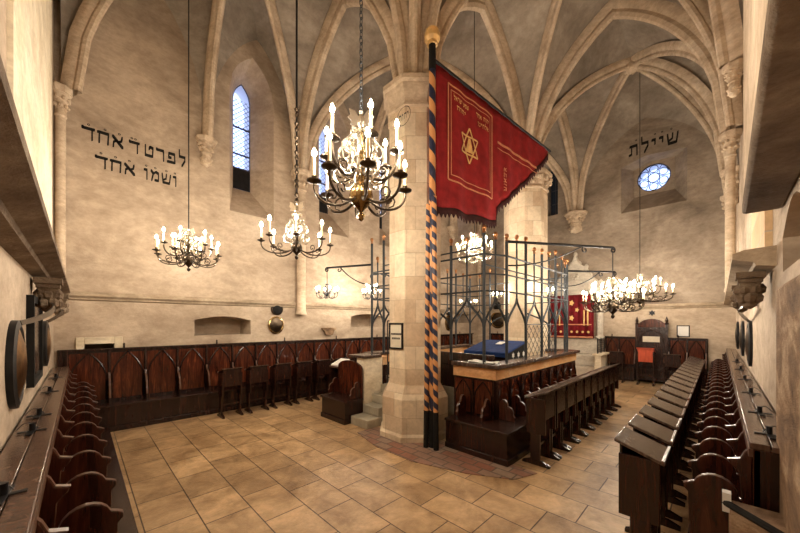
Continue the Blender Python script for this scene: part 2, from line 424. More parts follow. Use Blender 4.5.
for ix in range(3):
    for iy in range(2):
        x0, x1 = GX[ix], GX[ix+1]; y0, y1 = GY[iy], GY[iy+1]; C = ((x0+x1)/2, (y0+y1)/2); BOSS.append(C)
        w = MB(); yo = y0 if iy == 0 else y1; yi = y1 if iy == 0 else y0; xm = C[0]
        cell(w, (x0, yi), (x1, yi), C, None)
        cell(w, (x0, yo), (xm, yo), C, 9.75); cell(w, (xm, yo), (x1, yo), C, 9.75)
        cell(w, (x0, y0), (x0, y1), C, None if ix > 0 else 9.7)
        cell(w, (x1, y0), (x1, y1), C, None if ix < 2 else 9.6)
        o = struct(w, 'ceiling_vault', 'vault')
        r = MB()
        for (cx, cy) in ((x0, y0), (x0, y1), (x1, y0), (x1, y1), (xm, yo)):
            P = Vector((cx, cy)); D = (Vector(C)-P).normalized(); P2 = P+D*.12
            rib(r, P2, C, zs_at(cy), scale=.85)
        o2 = trim(r, 'vault_pale')
        b = MB().lathe([(.02,-.36), (.15,-.34), (.21,-.27), (.21,-.2), (.15,-.1), (.1,0)], (C[0], C[1], ZA), 12)
        for k in range(8):
            a = PI/4*k; b.lathe([(.01,-.05), (.05,-.02), (.05,.02), (.01,.05)], (C[0]+.17*math.cos(a), C[1]+.17*math.sin(a), ZA-.3), 6)
        trim(b, 'vault_pale')
r = MB()
for x in (4.6, 9.6):
    rib(r, (x, YD), (x, 4.2), 6.1, 6.5, scale=1.25, full=True); rib(r, (x, 4.2), (x, YB), 6.5, scale=1.25, full=True)
trim(r, 'vault_pale')
r = MB()
for a, b in ((GX[0], 4.6), (4.6, 9.6), (9.6, XC)): rib(r, (a, 4.2), (b, 4.2), 6.5, scale=1.25, full=True)
trim(r, 'vault_pale')
# capitals, corbels, shafts
def leafy(mb, c, r, z0, z1, n=8, a0=0, a1=2*PI, ls=1.0):
    for ring_, zz in enumerate((z0+(z1-z0)*.3, z0+(z1-z0)*.7)):
        for k in range(n):
            a = a0+(a1-a0)*(k+.5*ring_)/n; rr = r*(1.0+.18*ring_)
            mb.lathe([(.005*ls,-.07*ls), (.05*ls,-.04*ls), (.06*ls,.02*ls), (.025*ls,.07*ls)], (c[0]+rr*math.cos(a), c[1]+rr*math.sin(a), zz), 6)
def capital(x, y, z, shaft_to=None, r=.1, mat='vault_pale', k=1.0):
    b = MB(); top = z
    b.xf = lambda v: Vector((v.x, v.y, top+(v.z-top)*k))
    b.lathe([(r*1.05, z-.55), (r*1.25, z-.52), (r*1.1, z-.48), (r*1.1, z-.4), (r*1.5, z-.2), (r*1.9, z-.12), (r*1.9, z)], (x, y, 0), 10)
    leafy(b, (x, y), r*1.35, z-.45, z-.1, 8, ls=min(1, r*7))
    b.lathe([(r*2.1, z-.1), (r*2.35, z-.05), (r*2.35, z+.02)], (x, y, 0), 8, PI/8)
    if shaft_to is not None: b.lathe([(r*1.25, z-(z-shaft_to)/k), (r, z-(z-shaft_to)/k+.12), (r, z-.5)], (x, y, 0), 14)
    else:
        b.lathe([(.03, z-.95), (r*.9, z-.88), (r*1.25, z-.75), (r*1.0, z-.6), (r*1.1, z-.5)], (x, y, 0), 10)
        leafy(b, (x, y), r*.95, z-.9, z-.65, 5, ls=min(1, r*7))
    return trim(b, mat)
capital(XA+.09, YB-.1, 6.5, 2.7, .075); capital(2.15, YB-.12, 6.5, None, .1, k=.68); capital(4.6, YB-.14, 6.5, 2.35, .13)
capital(7.1, YB-.12, 6.5, None, .1, k=.68); capital(9.6, YB-.14, 6.5, 2.35, .13); capital(12.1, YB-.12, 6.5, None, .1, k=.68)
capital(XC-.12, YB-.12, 6.5, 2.7); capital(XC-.15, 4.2, 6.6, None, .19, k=.85); capital(XC-.12, YD+.14, 6.1, 2.7)
capital(9.6, YD+.2, 6.05, 2.75, .08, k=.9); capital(7.1, YD+.2, 6.05, None, .06, k=.5); capital(12.1, YD+.12, 6.1, None, .11)

# cornices
c = MB()
def cprof(d): return [(0, 2.60), (d*.45, 2.62), (d*.5, 2.65), (d, 2.69), (d, 2.74), (d*.7, 2.77), (0, 2.78)]
def cornice(fn, a, b, d, mat='trimstone'):
    m = MB(); m.prism(cprof(d), fn, a, b); return trim(m, mat)
cornice(lambda p, q, t: (t, YB-p, q-.06), XA, XC, .1)
cornice(lambda p, q, t: (XC-p, t, q), YD, YB, .1)
cornice(lambda p, q, t: (XA+p, t, q-.02), -.3, YB-.12, .22, 'darkstone')  # left cornice: shade of its underside painted in as darker stone
cornice(lambda p, q, t: (t, YD+p, q), 4.3, XC-.12, .27)
# upper wall steps forward over the entrance on the right; pilasters
OV = [(1.0, YD), (3.9, YD), (3.9, -.137), (1.0, -.105)]
trim(MB().prism(OV, lambda p, q, t: (p, q, t), 3.1, 8.6), 'vault_pale', bevel=.02)
trim(MB().prism([(1.0, YD), (3.91, YD), (3.91, -.13), (1.0, -.098)], lambda p, q, t: (p, q, t), 3.0, 3.1), 'darkstone', bevel=.02)  # slab added under the overhang, its shade put into the colour
trim(MB().box(XC-.012, XC, YD, YB, 0, 2.6), 'plaster', smooth=False)
trim(MB().box(4.6, 6.4, YD, YD+.05, 2.8, 9.0), 'pilaster', smooth=False)
trim(MB().box(XA, XA+.03, 3.4, 7.6, 2.8, 9.0), 'cream', smooth=False)  # pale left-wall pilaster; chandelier light put into its stone colour
# rough stone jamb by the doorway, its ledge and the carved consoles
trim(MB().box(1.6, 3.25, YD, YD+.09, 0, 2.34), 'rough', bevel=.03)
def console(x, y, z, sx, sy):
    b = MB(); b.box(x-sx/2, x+sx/2, y-sy/2, y+sy/2, z-.06, z); b.box(x-sx*.42, x+sx*.42, y-sy*.42, y+sy*.42, z-.1, z-.06)
    def q(k, zz): return [(x-sx*k/2, y-sy*k/2, zz), (x+sx*k/2, y-sy*k/2, zz), (x+sx*k/2, y+sy*k/2, zz), (x-sx*k/2, y+sy*k/2, zz)]
    b.hexa(q(.3, z-.3), q(.75, z-.1))
    leafy(b, (x, y), min(sx, sy)*.3, z-.32, z-.1, 6, ls=.8); b.lathe([(.01, z-.36), (.05, z-.33), (.06, z-.28), (.03, z-.25)], (x, y, 0), 8)
    return trim(b, 'darkstone')
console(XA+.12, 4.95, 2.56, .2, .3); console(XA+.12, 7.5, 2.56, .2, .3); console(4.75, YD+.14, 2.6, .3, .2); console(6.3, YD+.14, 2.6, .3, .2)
# stone door surround on the back wall
d = MB(); d.box(-.06, .06, YB-.05, YB, .5, 1.82); d.box(.5, .63, YB-.05, YB, .5, 1.82); d.box(.06, .5, YB-.05, YB, 1.68, 1.82)
trim(d, 'cream', bevel=.01)
trim(MB().prism([(5.48,1.72),(5.72,1.72),(5.78,1.86),(5.85,1.9),(5.85,1.95),(5.35,1.95),(5.35,1.9),(5.42,1.86)], lambda p, q, t: (p, YB-t, q), 0, .1), 'rough')

# ------------------------------------------------------------------ piers
def octo(r, z, rot=PI/8): return [(r*math.cos(PI/4*k+rot), r*math.sin(PI/4*k+rot), z) for k in range(8)]
def pier(x, y, r, rb, label, leaves=True):
    t = thing('stone_pier', label, 'pillar', (x, y, 0), 'octagonal vault pillars')
    b = MB().lathe([(rb+.05, 0), (rb+.05, .1), (rb, .14), (rb, .74), (r, .98)], (x, y, 0), 8, PI/8)
    part(b, 'base', 'pier', t, smooth=False)
    part(MB().lathe([(r, .98), (r, 5.98)], (x, y, 0), 8, PI/8), 'shaft', 'pier', t, smooth=False)
    c = MB().lathe([(r, 5.98), (r+.04, 6.0), (r+.04, 6.04), (r-.01, 6.06), (r+.02, 6.2), (r+.09, 6.33), (r+.09, 6.38), (r+.13, 6.42), (r+.13, 6.5)], (x, y, 0), 8, PI/8)
    if leaves: leafy(c, (x, y), r-.02, 6.08, 6.36, 16)
    part(c, 'capital', 'vault_pale', t)
    trim(MB().lathe([(r*.62, 6.5), (r*.62, 8.2), (r*.3, 9.4)], (x, y, 0), 8, PI/8), 'vault_pale', smooth=False)
    return t
P1 = pier(4.6, 4.2, .52, .66, 'near octagonal stone pillar beside the striped banner poles', False)
P2 = pier(9.6, 4.2, .62, .74, 'far octagonal stone pillar with leafy capital behind the iron grille')
trim(MB().prism([(3.55,4.15),(3.55,3.3),(3.8,2.5),(4.1,1.95),(4.5,1.8),(4.5,4.2),(4.2,4.9),(3.75,4.9)], lambda p, q, t: (p, q, t), 0, .012), 'redbrick', smooth=False)

# ------------------------------------------------------------------ stalls with shelf (left and right walls)
DIV = [(.2,.05), (.2,1.28), (.23,1.24), (.25,1.19), (.31,1.17), (.30,1.145), (.26,1.10), (.25,.92)]+[(.375-.115*math.cos(PI*.89*i/9), .92+.115*math.sin(PI*.89*i/9)) for i in range(10)]+[(.515,.945), (.54,.93), (.54,.905), (.515,.88), (.505,.5), (.53,.2), (.53,.05)]
def shelf_stalls(xf, u0, u1, first, step, label, name='choir_stalls', plat=.75):
    c = xf(Vector(((u0+u1)/2, .35, 0)))
    t = thing(name, label, 'stalls', (c.x, c.y, 0), None)
    part(MB(xf).box(u0, u1, 0, plat, 0, .08), 'platform', 'wood', t, bevel=.006)
    part(MB(xf).box(u0, u1, .17, .2, .08, 1.29), 'back_panel', 'wood_red', t, smooth=False)
    s = MB(xf); s.box(u0, u1, .015, .12, 1.29, 1.325); s.box(u0, u1, .125, .215, 1.29, 1.33)
    part(s, 'shelf', 'shelf', t, bevel=.005)
    part(MB(xf).box(u0, u1, .2, .48, .44, .48), 'seat', 'wood', t, bevel=.005)
    part(MB(xf).box(u0, u1, .2, .22, 1.24, 1.29), 'shelf_rail', 'wood_edge', t, smooth=False)
    part(MB(xf).box(u0, u0+.03, .02, .2, .08, 1.29), 'end_panel', 'wood', t, bevel=.004)
    u = first; proto = None
    while u < u1-.1:
        if proto is None:
            m = MB(xf); m.prism(DIV, lambda p, q, w: (w, p, q), u, u+.045)
            proto = part(m, 'divider', 'wood_div', t, bevel=.006, smooth=False)
            e = MB(xf)                       # lighter upper edge: gloss highlight put into the colour
            pts = [q for q in DIV[8:20]]
            for a, b in zip(pts[:-1], pts[1:]):
                e.hexa([(u+.004, a[0], a[1]), (u+.041, a[0], a[1]), (u+.041, b[0], b[1]), (u+.004, b[0], b[1])],
                       [(u+.004, a[0], a[1]+.005), (u+.041, a[0], a[1]+.005), (u+.041, b[0], b[1]+.005), (u+.004, b[0], b[1]+.005)])
            part(e, 'highlight_edge', 'wood_edge', proto, 'painted pale highlight on the divider edge', smooth=False)
            e = MB(xf); pts = DIV[1:5]
            for a, b in zip(pts[:-1], pts[1:]):
                e.hexa([(u+.004, a[0], a[1]), (u+.041, a[0], a[1]), (u+.041, b[0], b[1]), (u+.004, b[0], b[1])],
                       [(u+.004, a[0]+.004, a[1]+.004), (u+.041, a[0]+.004, a[1]+.004), (u+.041, b[0]+.004, b[1]+.004), (u+.004, b[0]+.004, b[1]+.004)])
            part(e, 'bracket_edge', 'wood_edge', proto, 'painted pale highlight on the bracket under the shelf', smooth=False)  # bracket edge glint painted as a paler strip
            base = xf(Vector((u, 0, 0)))
        else:
            c2 = dup(proto, t); c2.location = xf(Vector((u, 0, 0)))-base
        u += step
    return t
XFA = lambda v: Vector((XA+v.y, v.x, v.z)); XFD = lambda v: Vector((v.x, YD+v.y, v.z))
XFB = lambda v: Vector((v.x, YB-v.y, v.z)); XFC = lambda v: Vector((XC-v.y, v.x, v.z))
shelf_stalls(XFA, 1.6, 8.2, 2.05, .55, 'row of dark stalls with rounded dividers along the left wall')
shelf_stalls(XFD, 3.05, 13.95, 3.12, .49, 'row of dark stalls with rounded dividers along the right wall', plat=.57)

# ------------------------------------------------------------------ arched-back stalls (back and east walls)
def arch_stalls(xf, divs, u0, u1, label, top=1.55, seatd=.55, bench=True, skip=None):
    c = xf(Vector(((u0+u1)/2, .3, 0)))
    t = thing('panelled_bench', label, 'bench', (c.x, c.y, 0))
    part(MB(xf).box(u0, u1, .02, .06, .1, top), 'back_board', 'wood', t, smooth=False)
    part(MB(xf).box(u0, u1, .01, .12, top, top+.04), 'top_rail', 'wood', t, bevel=.006)
    part(MB(xf).box(u0, u1, .08, seatd, .46, .5), 'seat', 'wood', t, bevel=.006)
    part(MB(xf).box(u0, u1, seatd-.06, seatd-.03, .1, .46), 'seat_front', 'wood', t, smooth=False)
    part(MB(xf).box(u0, u1, .06, seatd+.02, 0, .1), 'plinth', 'wood', t, bevel=.006)
    for i in range(len(divs)-1):
        a, b = divs[i], divs[i+1]
        if skip and a < skip[1] and b > skip[0]: continue
        p = part(MB(xf).box(a+.05, b-.01, .06, .075, .56, top-.05), 'panel', 'wood_red', t, smooth=False)
        m = MB(xf); cx = (a+b)/2+.02; hw = (b-a)/2-.045
        pl = [(cx+hw*(1-i/7), 1.06+(top-.04-1.06)*(i/7)**.6) for i in range(8)]; pl = [(cx+hw, .56)]+pl+[(2*cx-q[0], q[1]) for q in pl[-2::-1]]+[(cx-hw, .56)]
        m.tube([(q[0], .085, q[1]) for q in pl], .016, 5)
        part(m, 'arch_moulding', 'wood', p)
    proto = None
    PR = [(.06,.5), (.06,top), (.11,top), (.12,1.1), (.14,1.0), (.2,.97), (.26,.93), (.3,.86), (.31,.78), (.34,.73), (.35,.62), (.36,.5)]
    for a in divs:
        if skip and skip[0] < a < skip[1]: continue
        if proto is None:
            m = MB(xf); m.prism(PR, lambda p, q, w: (w, p, q), a, a+.04)
            proto = part(m, 'divider', 'wood', t, smooth=False, bevel=.006)
            e = MB(xf); pts = PR[3:-1]
            for p_, q_ in zip(pts[:-1], pts[1:]):
                e.hexa([(a+.005, *p_), (a+.035, *p_), (a+.035, *q_), (a+.005, *q_)], [(a+.005, p_[0]+.005, p_[1]+.004), (a+.035, p_[0]+.005, p_[1]+.004), (a+.035, q_[0]+.005, q_[1]+.004), (a+.005, q_[0]+.005, q_[1]+.004)])
            part(e, 'highlight_edge', 'wood_edge', proto, 'painted pale highlight on the divider edge', smooth=False)  # divider edge gloss painted as a paler strip
            base = xf(Vector((a, 0, 0)))
        else:
            c2 = dup(proto, t); c2.location = xf(Vector((a, 0, 0)))-base
    k = 1
    while k < len(divs):
        m = MB(xf); m.lathe([(.015, top+.04), (.02, top+.07), (.012, top+.09), (.022, top+.11), (.004, top+.14)], (divs[k]+.25, .06, 0), 8)
        part(m, 'finial', 'wood', t); k += 3
    return t
divB = [-.2]+[.4+.58*i for i in range(24)]
arch_stalls(XFB, divB, -.3, 13.95, 'long panelled bench with pointed-arch back along the back wall')
arch_stalls(XFC, [.3, .77, 1.24], .28, 1.285, 'short panelled bench right of the tall seat on the east wall')
arch_stalls(XFC, [2.185, 2.7, 3.14], 2.18, 3.18, 'short panelled bench between the tall seat and the ark')
arch_stalls(XFC, [5.3, 5.85, 6.4, 6.95, 7.5, 8.05], 5.25, 8.2, 'short panelled bench with arched back on the wall left of the ark')
# rabbi's high seat
t = thing('high_seat', 'tall wooden seat with arched top and two finials below the wall star', 'seat', (XC-.35, 1.73, 0))
part(MB(XFC).box(1.29, 2.17, .12, .17, .1, 1.95), 'back', 'wood', t, smooth=False)
hp = [(1.33, 1.95)]+[(2.13, 1.95)]+[(1.73+.4*math.cos(PI*i/12), 1.95+.3*math.sin(PI*i/12)) for i in range(13)]
m = MB(XFC); m.prism(hp, lambda p, q, w: (p, w, q), .1, .18); part(m, 'arched_top', 'wood_red', t, smooth=False, bevel=.01)
for u in (1.31, 2.15):
    m = MB(XFC); m.box(u-.04, u+.04, .1, .24, .1, 2.05); m.lathe([(.05,2.05),(.06,2.08),(.03,2.12),(.05,2.18),(.03,2.24),(.005,2.33)], (u, .17, 0), 10)
    part(m, 'post', 'wood', t)
part(MB(XFC).box(1.35, 2.11, .12, .6, .45, .52), 'seat', 'wood', t, bevel=.006)
part(MB(XFC).box(1.35, 2.11, .17, .56, .1, .45), 'seat_base', 'wood', t, smooth=False)
part(MB(XFC).box(1.5, 1.98, .175, .19, 1.42, 1.62), 'inscribed_plate', 'paper', t, smooth=False)
m = MB(XFC); m.tube([(1.73+.34*math.cos(PI*i/10), .2, 1.42+.42*math.sin(PI*i/10)) for i in range(11)], .018, 6); part(m, 'arch_moulding', 'wood', t)
# star above
def star_mesh(fn, cx, cz, R, w, n=6):
    mb = MB()
    pts = []
    for i in range(12):
        a = PI/6*i+PI/2; rr = R if i % 2 == 0 else R*.577; pts.append((cx+rr*math.cos(a), cz+rr*math.sin(a)))
    mb.prism(pts, fn, 0, w); return mb
solo(star_mesh(lambda p, q, w: (XC-.015-w, p, q), 1.73, 2.46, .11, .03), 'wall_star', 'iron', 'dark six-pointed star on the wall above the high seat', 'star', smooth=False)

# ------------------------------------------------------------------ lecterns
def make_lectern(face='wood', name='lectern', label='', group=None):
    # local: width along x, reader stands at +y looking to -y; high edge of the desk at y=-.17
    t = thing(name, label, 'lectern', (0,0,0), group)
    W = .195
    for s_ in (-1, 1):
        m = MB(); x = s_*W
        m.box(x-.018, x+.018, -.14, .14, .46, .98); m.box(x-.018, x+.018, -.06, .08, .06, .46)
        part(m, 'side_board', 'wood', t, smooth=False, bevel=.004)
        part(MB().prism([(-.2,0), (.2,0), (.2,.03), (.1,.07), (-.1,.07), (-.2,.03)], lambda p, q, w: (w, p, q), x-.025, x+.025), 'foot', 'wood', t, smooth=False)
    part(MB().box(-W, W, -.135, -.115, .68, 1.07), 'front_board', face, t, smooth=False, bevel=.003)
    part(MB().box(-W, W, -.01, .02, .25, .29), 'stretcher', 'wood', t, smooth=False)
    part(MB().hexa([(-.22,-.17,1.075), (.22,-.17,1.075), (.22,.17,.955), (-.22,.17,.955)], [(-.22,-.17,1.1), (.22,-.17,1.1), (.22,.17,.98), (-.22,.17,.98)]), 'desk_top', 'wood_top' if face == 'wood' else face, t, smooth=False, bevel=.004)
    part(MB().box(-.22, .22, .15, .17, .965, 1.0), 'book_ledge', 'wood_edge', t, smooth=False)
    return t
lect0 = make_lectern(); used = [0]
def place_lectern(x, y, rz, label, group):
    o = lect0 if used[0] == 0 else dup(lect0)
    used[0] += 1
    o.location = (x, y, 0); o.rotation_euler = (0, 0, rz); tag(o, label, 'lectern', group); return o
for k in range(17):       # right wall row: reader sits at -y side
    place_lectern(3.5+.6*k, .48, PI, '%s lectern from the camera in the long row facing the right-hand stalls' % ORD[k], 'lecterns before the right-hand stalls')
for k in range(10):       # beside the platform: reader sits at +y
    place_lectern(4.98+.48*k, 1.93, 0, '%s lectern from the near end in the row along the platform bench' % ORD[k], 'lecterns along the platform bench')
for k in range(9):        # back wall
    place_lectern(2.42+.59*k, 7.88, 0, '%s lectern from the left in front of the back wall bench' % ORD[k], 'lecterns before the back wall bench')
for y, lb in ((2.62, 'dark lectern left of the red one before the east wall'), (1.1, 'dark lectern right of the red one before the east wall')):
    place_lectern(XC-.98, y, PI/2+PI, lb, 'lecterns before the east wall bench')
bl = place_lectern(4.75, 6.95, PI/2, 'lectern with an open white book between platform and back wall', None)
if 'group' in bl: del bl['group']
rl = make_lectern('redwood', 'lectern', 'bright red lectern standing in front of the high seat'); rl.location = (XC-.98, 1.78, 0); rl.rotation_euler = (0, 0, -PI/2); rl.scale = (1.1, 1, 1.15)
# open book on the lectern
m = MB()
m.hexa([(4.61, 6.75, .992), (4.61, 7.15, .992), (4.92, 7.15, 1.103), (4.92, 6.75, 1.103)], [(4.61, 6.75, 1.03), (4.61, 7.15, 1.03), (4.92, 7.15, 1.17), (4.92, 6.75, 1.17)])
solo(m, 'open_book', 'white', 'open pale book lying on the lectern behind the small bench', 'book', smooth=False, bevel=.01)

# ------------------------------------------------------------------ bimah (reading platform)
BX0, BX1, BY0, BY1 = 4.92, 9.1, 2.66, 5.98
t = thing('reading_platform', 'raised reading platform with marble-banded parapet between the two pillars', 'platform', (7, 4.2, 0))
m = MB(); m.box(5.33, 8.79, BY0+.1, BY1-.1, 0, .8); m.box(BX0+.1, 5.33, 4.93, BY1-.1, 0, .8); m.box(BX0+.1, 5.33, BY0+.1, 3.45, 0, .8); m.box(8.79, BX1-.1, BY0+.1, 3.38, 0, .8); m.box(8.79, BX1-.1, 5.02, BY1-.1, 0, .8); part(m, 'platform_floor', 'step', t, smooth=False)
m = MB()
for a in ((BX0, BX1, BY0, BY0+.1), (BX0, BX0+.1, BY0+.1, 3.5), (BX0, BX0+.1, 5.45, BY1), (BX0, BX1, BY1-.1, BY1), (BX1-.1, BX1, BY0, 3.36), (BX1-.1, BX1, 5.04, BY1)): part(MB().box(*a, 0, 1.14), 'wall_panelling', 'wood', t, smooth=False)
m = MB()
for a in ((BX0-.02, BX1+.02, BY0-.02, BY0+.14), (BX0-.02, BX0+.14, BY0+.14, 3.5), (BX0-.02, BX0+.14, 5.45, BY1-.14), (BX0-.02, BX1, BY1-.14, BY1+.02), (BX1-.14, BX1+.02, BY0+.14, 3.36), (BX1-.14, BX1+.02, 5.04, BY1-.14)): part(MB().box(*a, 1.14, 1.33), 'parapet', 'marble', t, smooth=False)
m = MB()
for a in ((BX0-.09, BX1+.09, BY0-.09, BY0+.2), (BX0-.09, BX0+.2, BY0+.2, 3.5), (BX0-.09, BX0+.2, 5.75, BY1-.2), (BX0-.09, BX1+.09, BY1-.2, BY1+.09), (BX1-.2, BX1+.09, BY0+.2, 3.36), (BX1-.2, BX1+.09, 5.04, BY1-.2)): part(MB().box(*a, 1.33, 1.4), 'coping', 'wood_top', t, bevel=.01)
# arched panels on the near side and the west side
def bpanel(xf, a, b):
    p = part(MB(xf).box(a+.03, b-.03, -.02, 0, .52, 1.1), 'panel', 'wood_red', t, smooth=False)
    m = MB(xf); cx = (a+b)/2; hw = (b-a)/2-.035; pl = [(cx+hw*(1-i/7), .82+.27*(i/7)**.6) for i in range(8)]; pl = [(cx+hw, .52)]+pl+[(2*cx-q[0], q[1]) for q in pl[-2::-1]]+[(cx-hw, .52)]; m.tube([(q[0], -.03, q[1]) for q in pl], .014, 5)
    m.box(a-.012, a+.012, -.04, 0, .5, 1.12)
    part(m, 'arch_moulding', 'wood', p)
for k in range(9): bpanel(lambda v: Vector((v.x, BY0+v.y, v.z)), BX0+.02+.46*k, BX0+.02+.46*(k+1))
for k in range(2): bpanel(lambda v: Vector((BX0+v.y, v.x, v.z)), 2.68+.4*k, 2.68+.4*(k+1))
# inner back rest bar and steps
part(MB().box(5.36, 5.44, 2.95, 4.7, 1.25, 1.5), 'inner_rail', 'wood', t, bevel=.008)
part(MB().box(5.35, 5.43, 2.95, 4.7, .8, 1.25), 'inner_rail_panel', 'wood', t, smooth=False)
# bench round the platform
t = thing('platform_bench', 'dark box bench wrapping the near corner of the reading platform', 'bench', (6, 2.4, 0))
m = MB(); m.box(4.40, BX0-.01, 2.2, 3.3, .1, .46); m.box(BX0-.01, 9.2, 2.2, BY0-.05, .1, .46); part(m, 'seat_box', 'wood', t, smooth=False)
m = MB(); m.box(4.36, BX0-.05, 2.16, 3.3, .46, .5); m.box(BX0-.05, 9.24, 2.16, BY0-.05, .46, .5); part(m, 'seat', 'wood', t, bevel=.008)
m = MB(); m.box(4.37, BX0-.01, 2.17, 3.3, 0, .1); m.box(BX0-.01, 9.22, 2.17, BY0-.05, 0, .1); part(m, 'plinth', 'wood', t, bevel=.008)
ARM = [(0,.5), (0,.76), (.02,.80), (.06,.83), (.10,.83), (.135,.80), (.15,.755), (.15,.73), (.18,.725), (.22,.70), (.245,.66), (.245,.60), (.27,.565), (.28,.5)]
def arms(tt, fn, u, name='divider'):
    m = MB(); m.prism(ARM, fn, u, u+.04); a = part(m, name, 'wood_div', tt, smooth=False, bevel=.005)
    e = MB(); pts = ARM[1:-1]
    for p_, q_ in zip(pts[:-1], pts[1:]):
        e.hexa([fn(*p_, u+.004), fn(*p_, u+.036), fn(*q_, u+.036), fn(*q_, u+.004)], [fn(p_[0]+.005, p_[1]+.004, u+.004), fn(p_[0]+.005, p_[1]+.004, u+.036), fn(q_[0]+.005, q_[1]+.004, u+.036), fn(q_[0]+.005, q_[1]+.004, u+.004)])
    part(e, 'highlight_edge', 'wood_edge', a, 'painted pale highlight on the divider edge', smooth=False)  # arm edge gloss drawn as a strip of paler wood colour
for y in (3.2, 2.72): arms(t, lambda p, q, w: (BX0-.05-p, w, q), y)
for k in range(9): arms(t, lambda p, q, w: (w, BY0-.05-p, q), BX0+.02+.46*k)

# steps, newel wall, small bench
t = thing('stone_steps', 'worn grey stone steps rising to the platform beside the near pillar', 'steps', (4.4, 5.15, 0))
for k, (x0, z) in enumerate(((3.98, .18), (4.3, .36), (4.55, .54), (4.8, .72))):
    part(MB().box(x0, 5.02, 4.93-.04*(k == 0), 5.43, z-.18, z), 'step', 'step', t, bevel=.015)
t = thing('stair_parapet', 'cream stone stair parapet with a dark wooden cap left of the near pillar', 'parapet', (4.6, 5.55, 0))
part(MB().box(4.36, 4.88, 5.45, 5.72, 0, 1.33), 'parapet_wall', 'cream', t, smooth=False)
part(MB().box(4.3, 4.82, 5.4, 5.95, 1.33, 1.39), 'cap', 'wood_top', t, bevel=.008)
t = thing('corner_bench', 'small dark wooden corner bench left of the stone steps', 'bench', (4.05, 5.9, 0))
part(MB().box(3.86, 4.33, 5.46, 6.35, .1, .44), 'seat_box', 'wood', t, smooth=False)
part(MB().box(3.82, 4.33, 5.44, 6.37, .44, .48), 'seat', 'wood', t, bevel=.008)
part(MB().box(3.83, 4.33, 5.44, 6.36, 0, .1), 'plinth', 'wood', t, bevel=.008)
bp = [(5.46,.48), (6.34,.48), (6.34,1.1)]+[(5.9+.44*math.cos(PI*i/10), 1.1+.16*math.sin(PI*i/10)) for i in range(1, 10)]+[(5.46,1.1)]
part(MB().prism(bp, lambda p, q, w: (w, p, q), 4.28, 4.33), 'backrest', 'wood_red', t, smooth=False, bevel=.006)
arms(t, lambda p, q, w: (4.28-p, w, q), 6.3); arms(t, lambda p, q, w: (4.28-p, w, q), 5.48)
t = thing('iron_gate', 'thin black iron gate frame with a lock box beside the near pillar', 'gate', (4.95, 5.15, .72))
m = MB()
for y in (4.92, 5.1, 5.4): m.tube([(5.0, y, .73), (5.0, y, 2.15)], .014, 6)
m.tube([(5.0, 4.92, 2.15), (5.0, 5.4, 2.15)], .014, 6); m.tube([(5.0, 4.92, .85), (5.0, 5.4, .85)], .012, 6)
part(m, 'gate_frame', 'iron', t)
part(MB().box(4.96, 5.05, 5.03, 5.17, 1.5, 1.68), 'lock_box', 'iron', t, bevel=.005)

# ------------------------------------------------------------------ iron grille round the platform
ZL = 1.4
posts = [(4.95, 5.9), (4.95, 5.48), (4.95, 4.78), (4.97, 3.6), (4.95, 2.89), (5.4, 2.70), (6.2, 2.70), (7.0, 2.70), (7.8, 2.70), (8.6, 2.70), (9.05, 2.9), (9.05, 3.3), (9.05, 5.08), (9.05, 5.8), (8.4, 5.9), (7.5, 5.9), (6.6, 5.9), (5.75, 5.9)]
t = thing('iron_grille', 'tall late-gothic wrought iron grille standing on the platform parapet', 'grille', (7, 4.2, ZL))
n = len(posts)
gaps = {1, 10}      # entrances: no low arch
def vert(x, y, z0, z1, r, nm):
    p = part(MB().tube([(x, y, z0), (x, y, z1)], r, 8), nm, 'greyiron', t)
    f = MB().lathe([(.014, z1), (.035, z1+.02), (.014, z1+.04), (.034, z1+.06), (.042, z1+.09), (.034, z1+.12), (.01, z1+.14)], (x, y, 0), 10)
    part(f, 'finial', 'copper', p, 'copper ball finial')
for i, (x, y) in enumerate(posts):
    zb = ZL if not (i in (2, 1, 11, 10)) else ZL-.0
    vert(x, y, ZL, 4.0 if i < 2 else 3.56 if i % 2 else 3.66, .028, 'post')
for i in range(n):
    a = Vector((*posts[i], 0)); b = Vector((*posts[(i+1) % n], 0)); mid = (a+b)/2; pth = []
    L = (b-a).length
    for s_ in (0, 1):
        P = a if s_ == 0 else b; D = (mid-P)
        pts = []
        for k in range(9):
            u = k/8
            z = 2.0+.5*u**.9; off = math.sin(u*PI/2)**1.6 if u < .6 else None
            w = u*u*(3-2*u)           # ogee
            pts.append(P+D*(.02+.98*w)+Vector((0,0,2.0+.56*(u**.85))))
        pth.append(pts)
    m = MB()
    for pts in pth: m.tube(pts, .022, 6)
    part(m, 'ogee_arch', 'greyiron', t)
    vert(mid.x, mid.y, 2.56, 3.52+.05*(i % 3), .017, 'bar')
for z, r in ((3.30, .018), (2.96, .015), (2.66, .017)):
    part(MB().tube([(x, y, z) for x, y in posts], r, 6, closed=True), 'rail', 'greyiron', t)
for z, pts in ((3.42, [(4.95, 5.48), (4.95, 2.89)]), (3.12, [(4.95, 2.89), (9.05, 2.9)])):
    part(MB().tube([(x, y, z) for x, y in pts], .015, 6), 'rail', 'greyiron', t)
m = MB()
def latt(m, a, b, z0, z1, step):
    a = Vector(a); b = Vector(b); L = (b-a).length; d = (b-a)/L; H_ = z1-z0
    k = -H_
    while k < L:
        s0 = max(0, k); s1 = min(L, k+H_)
        if s1 > s0+.01:
            for fl_ in (0, 1):
                q0, q1 = (s0, s1) if not fl_ else (L-s0, L-s1)
                p0 = a+d*q0; p1 = a+d*q1
                m.tube([(p0.x, p0.y, z0+s0-k), (p1.x, p1.y, z0+s1-k)], .006, 4)
        k += step
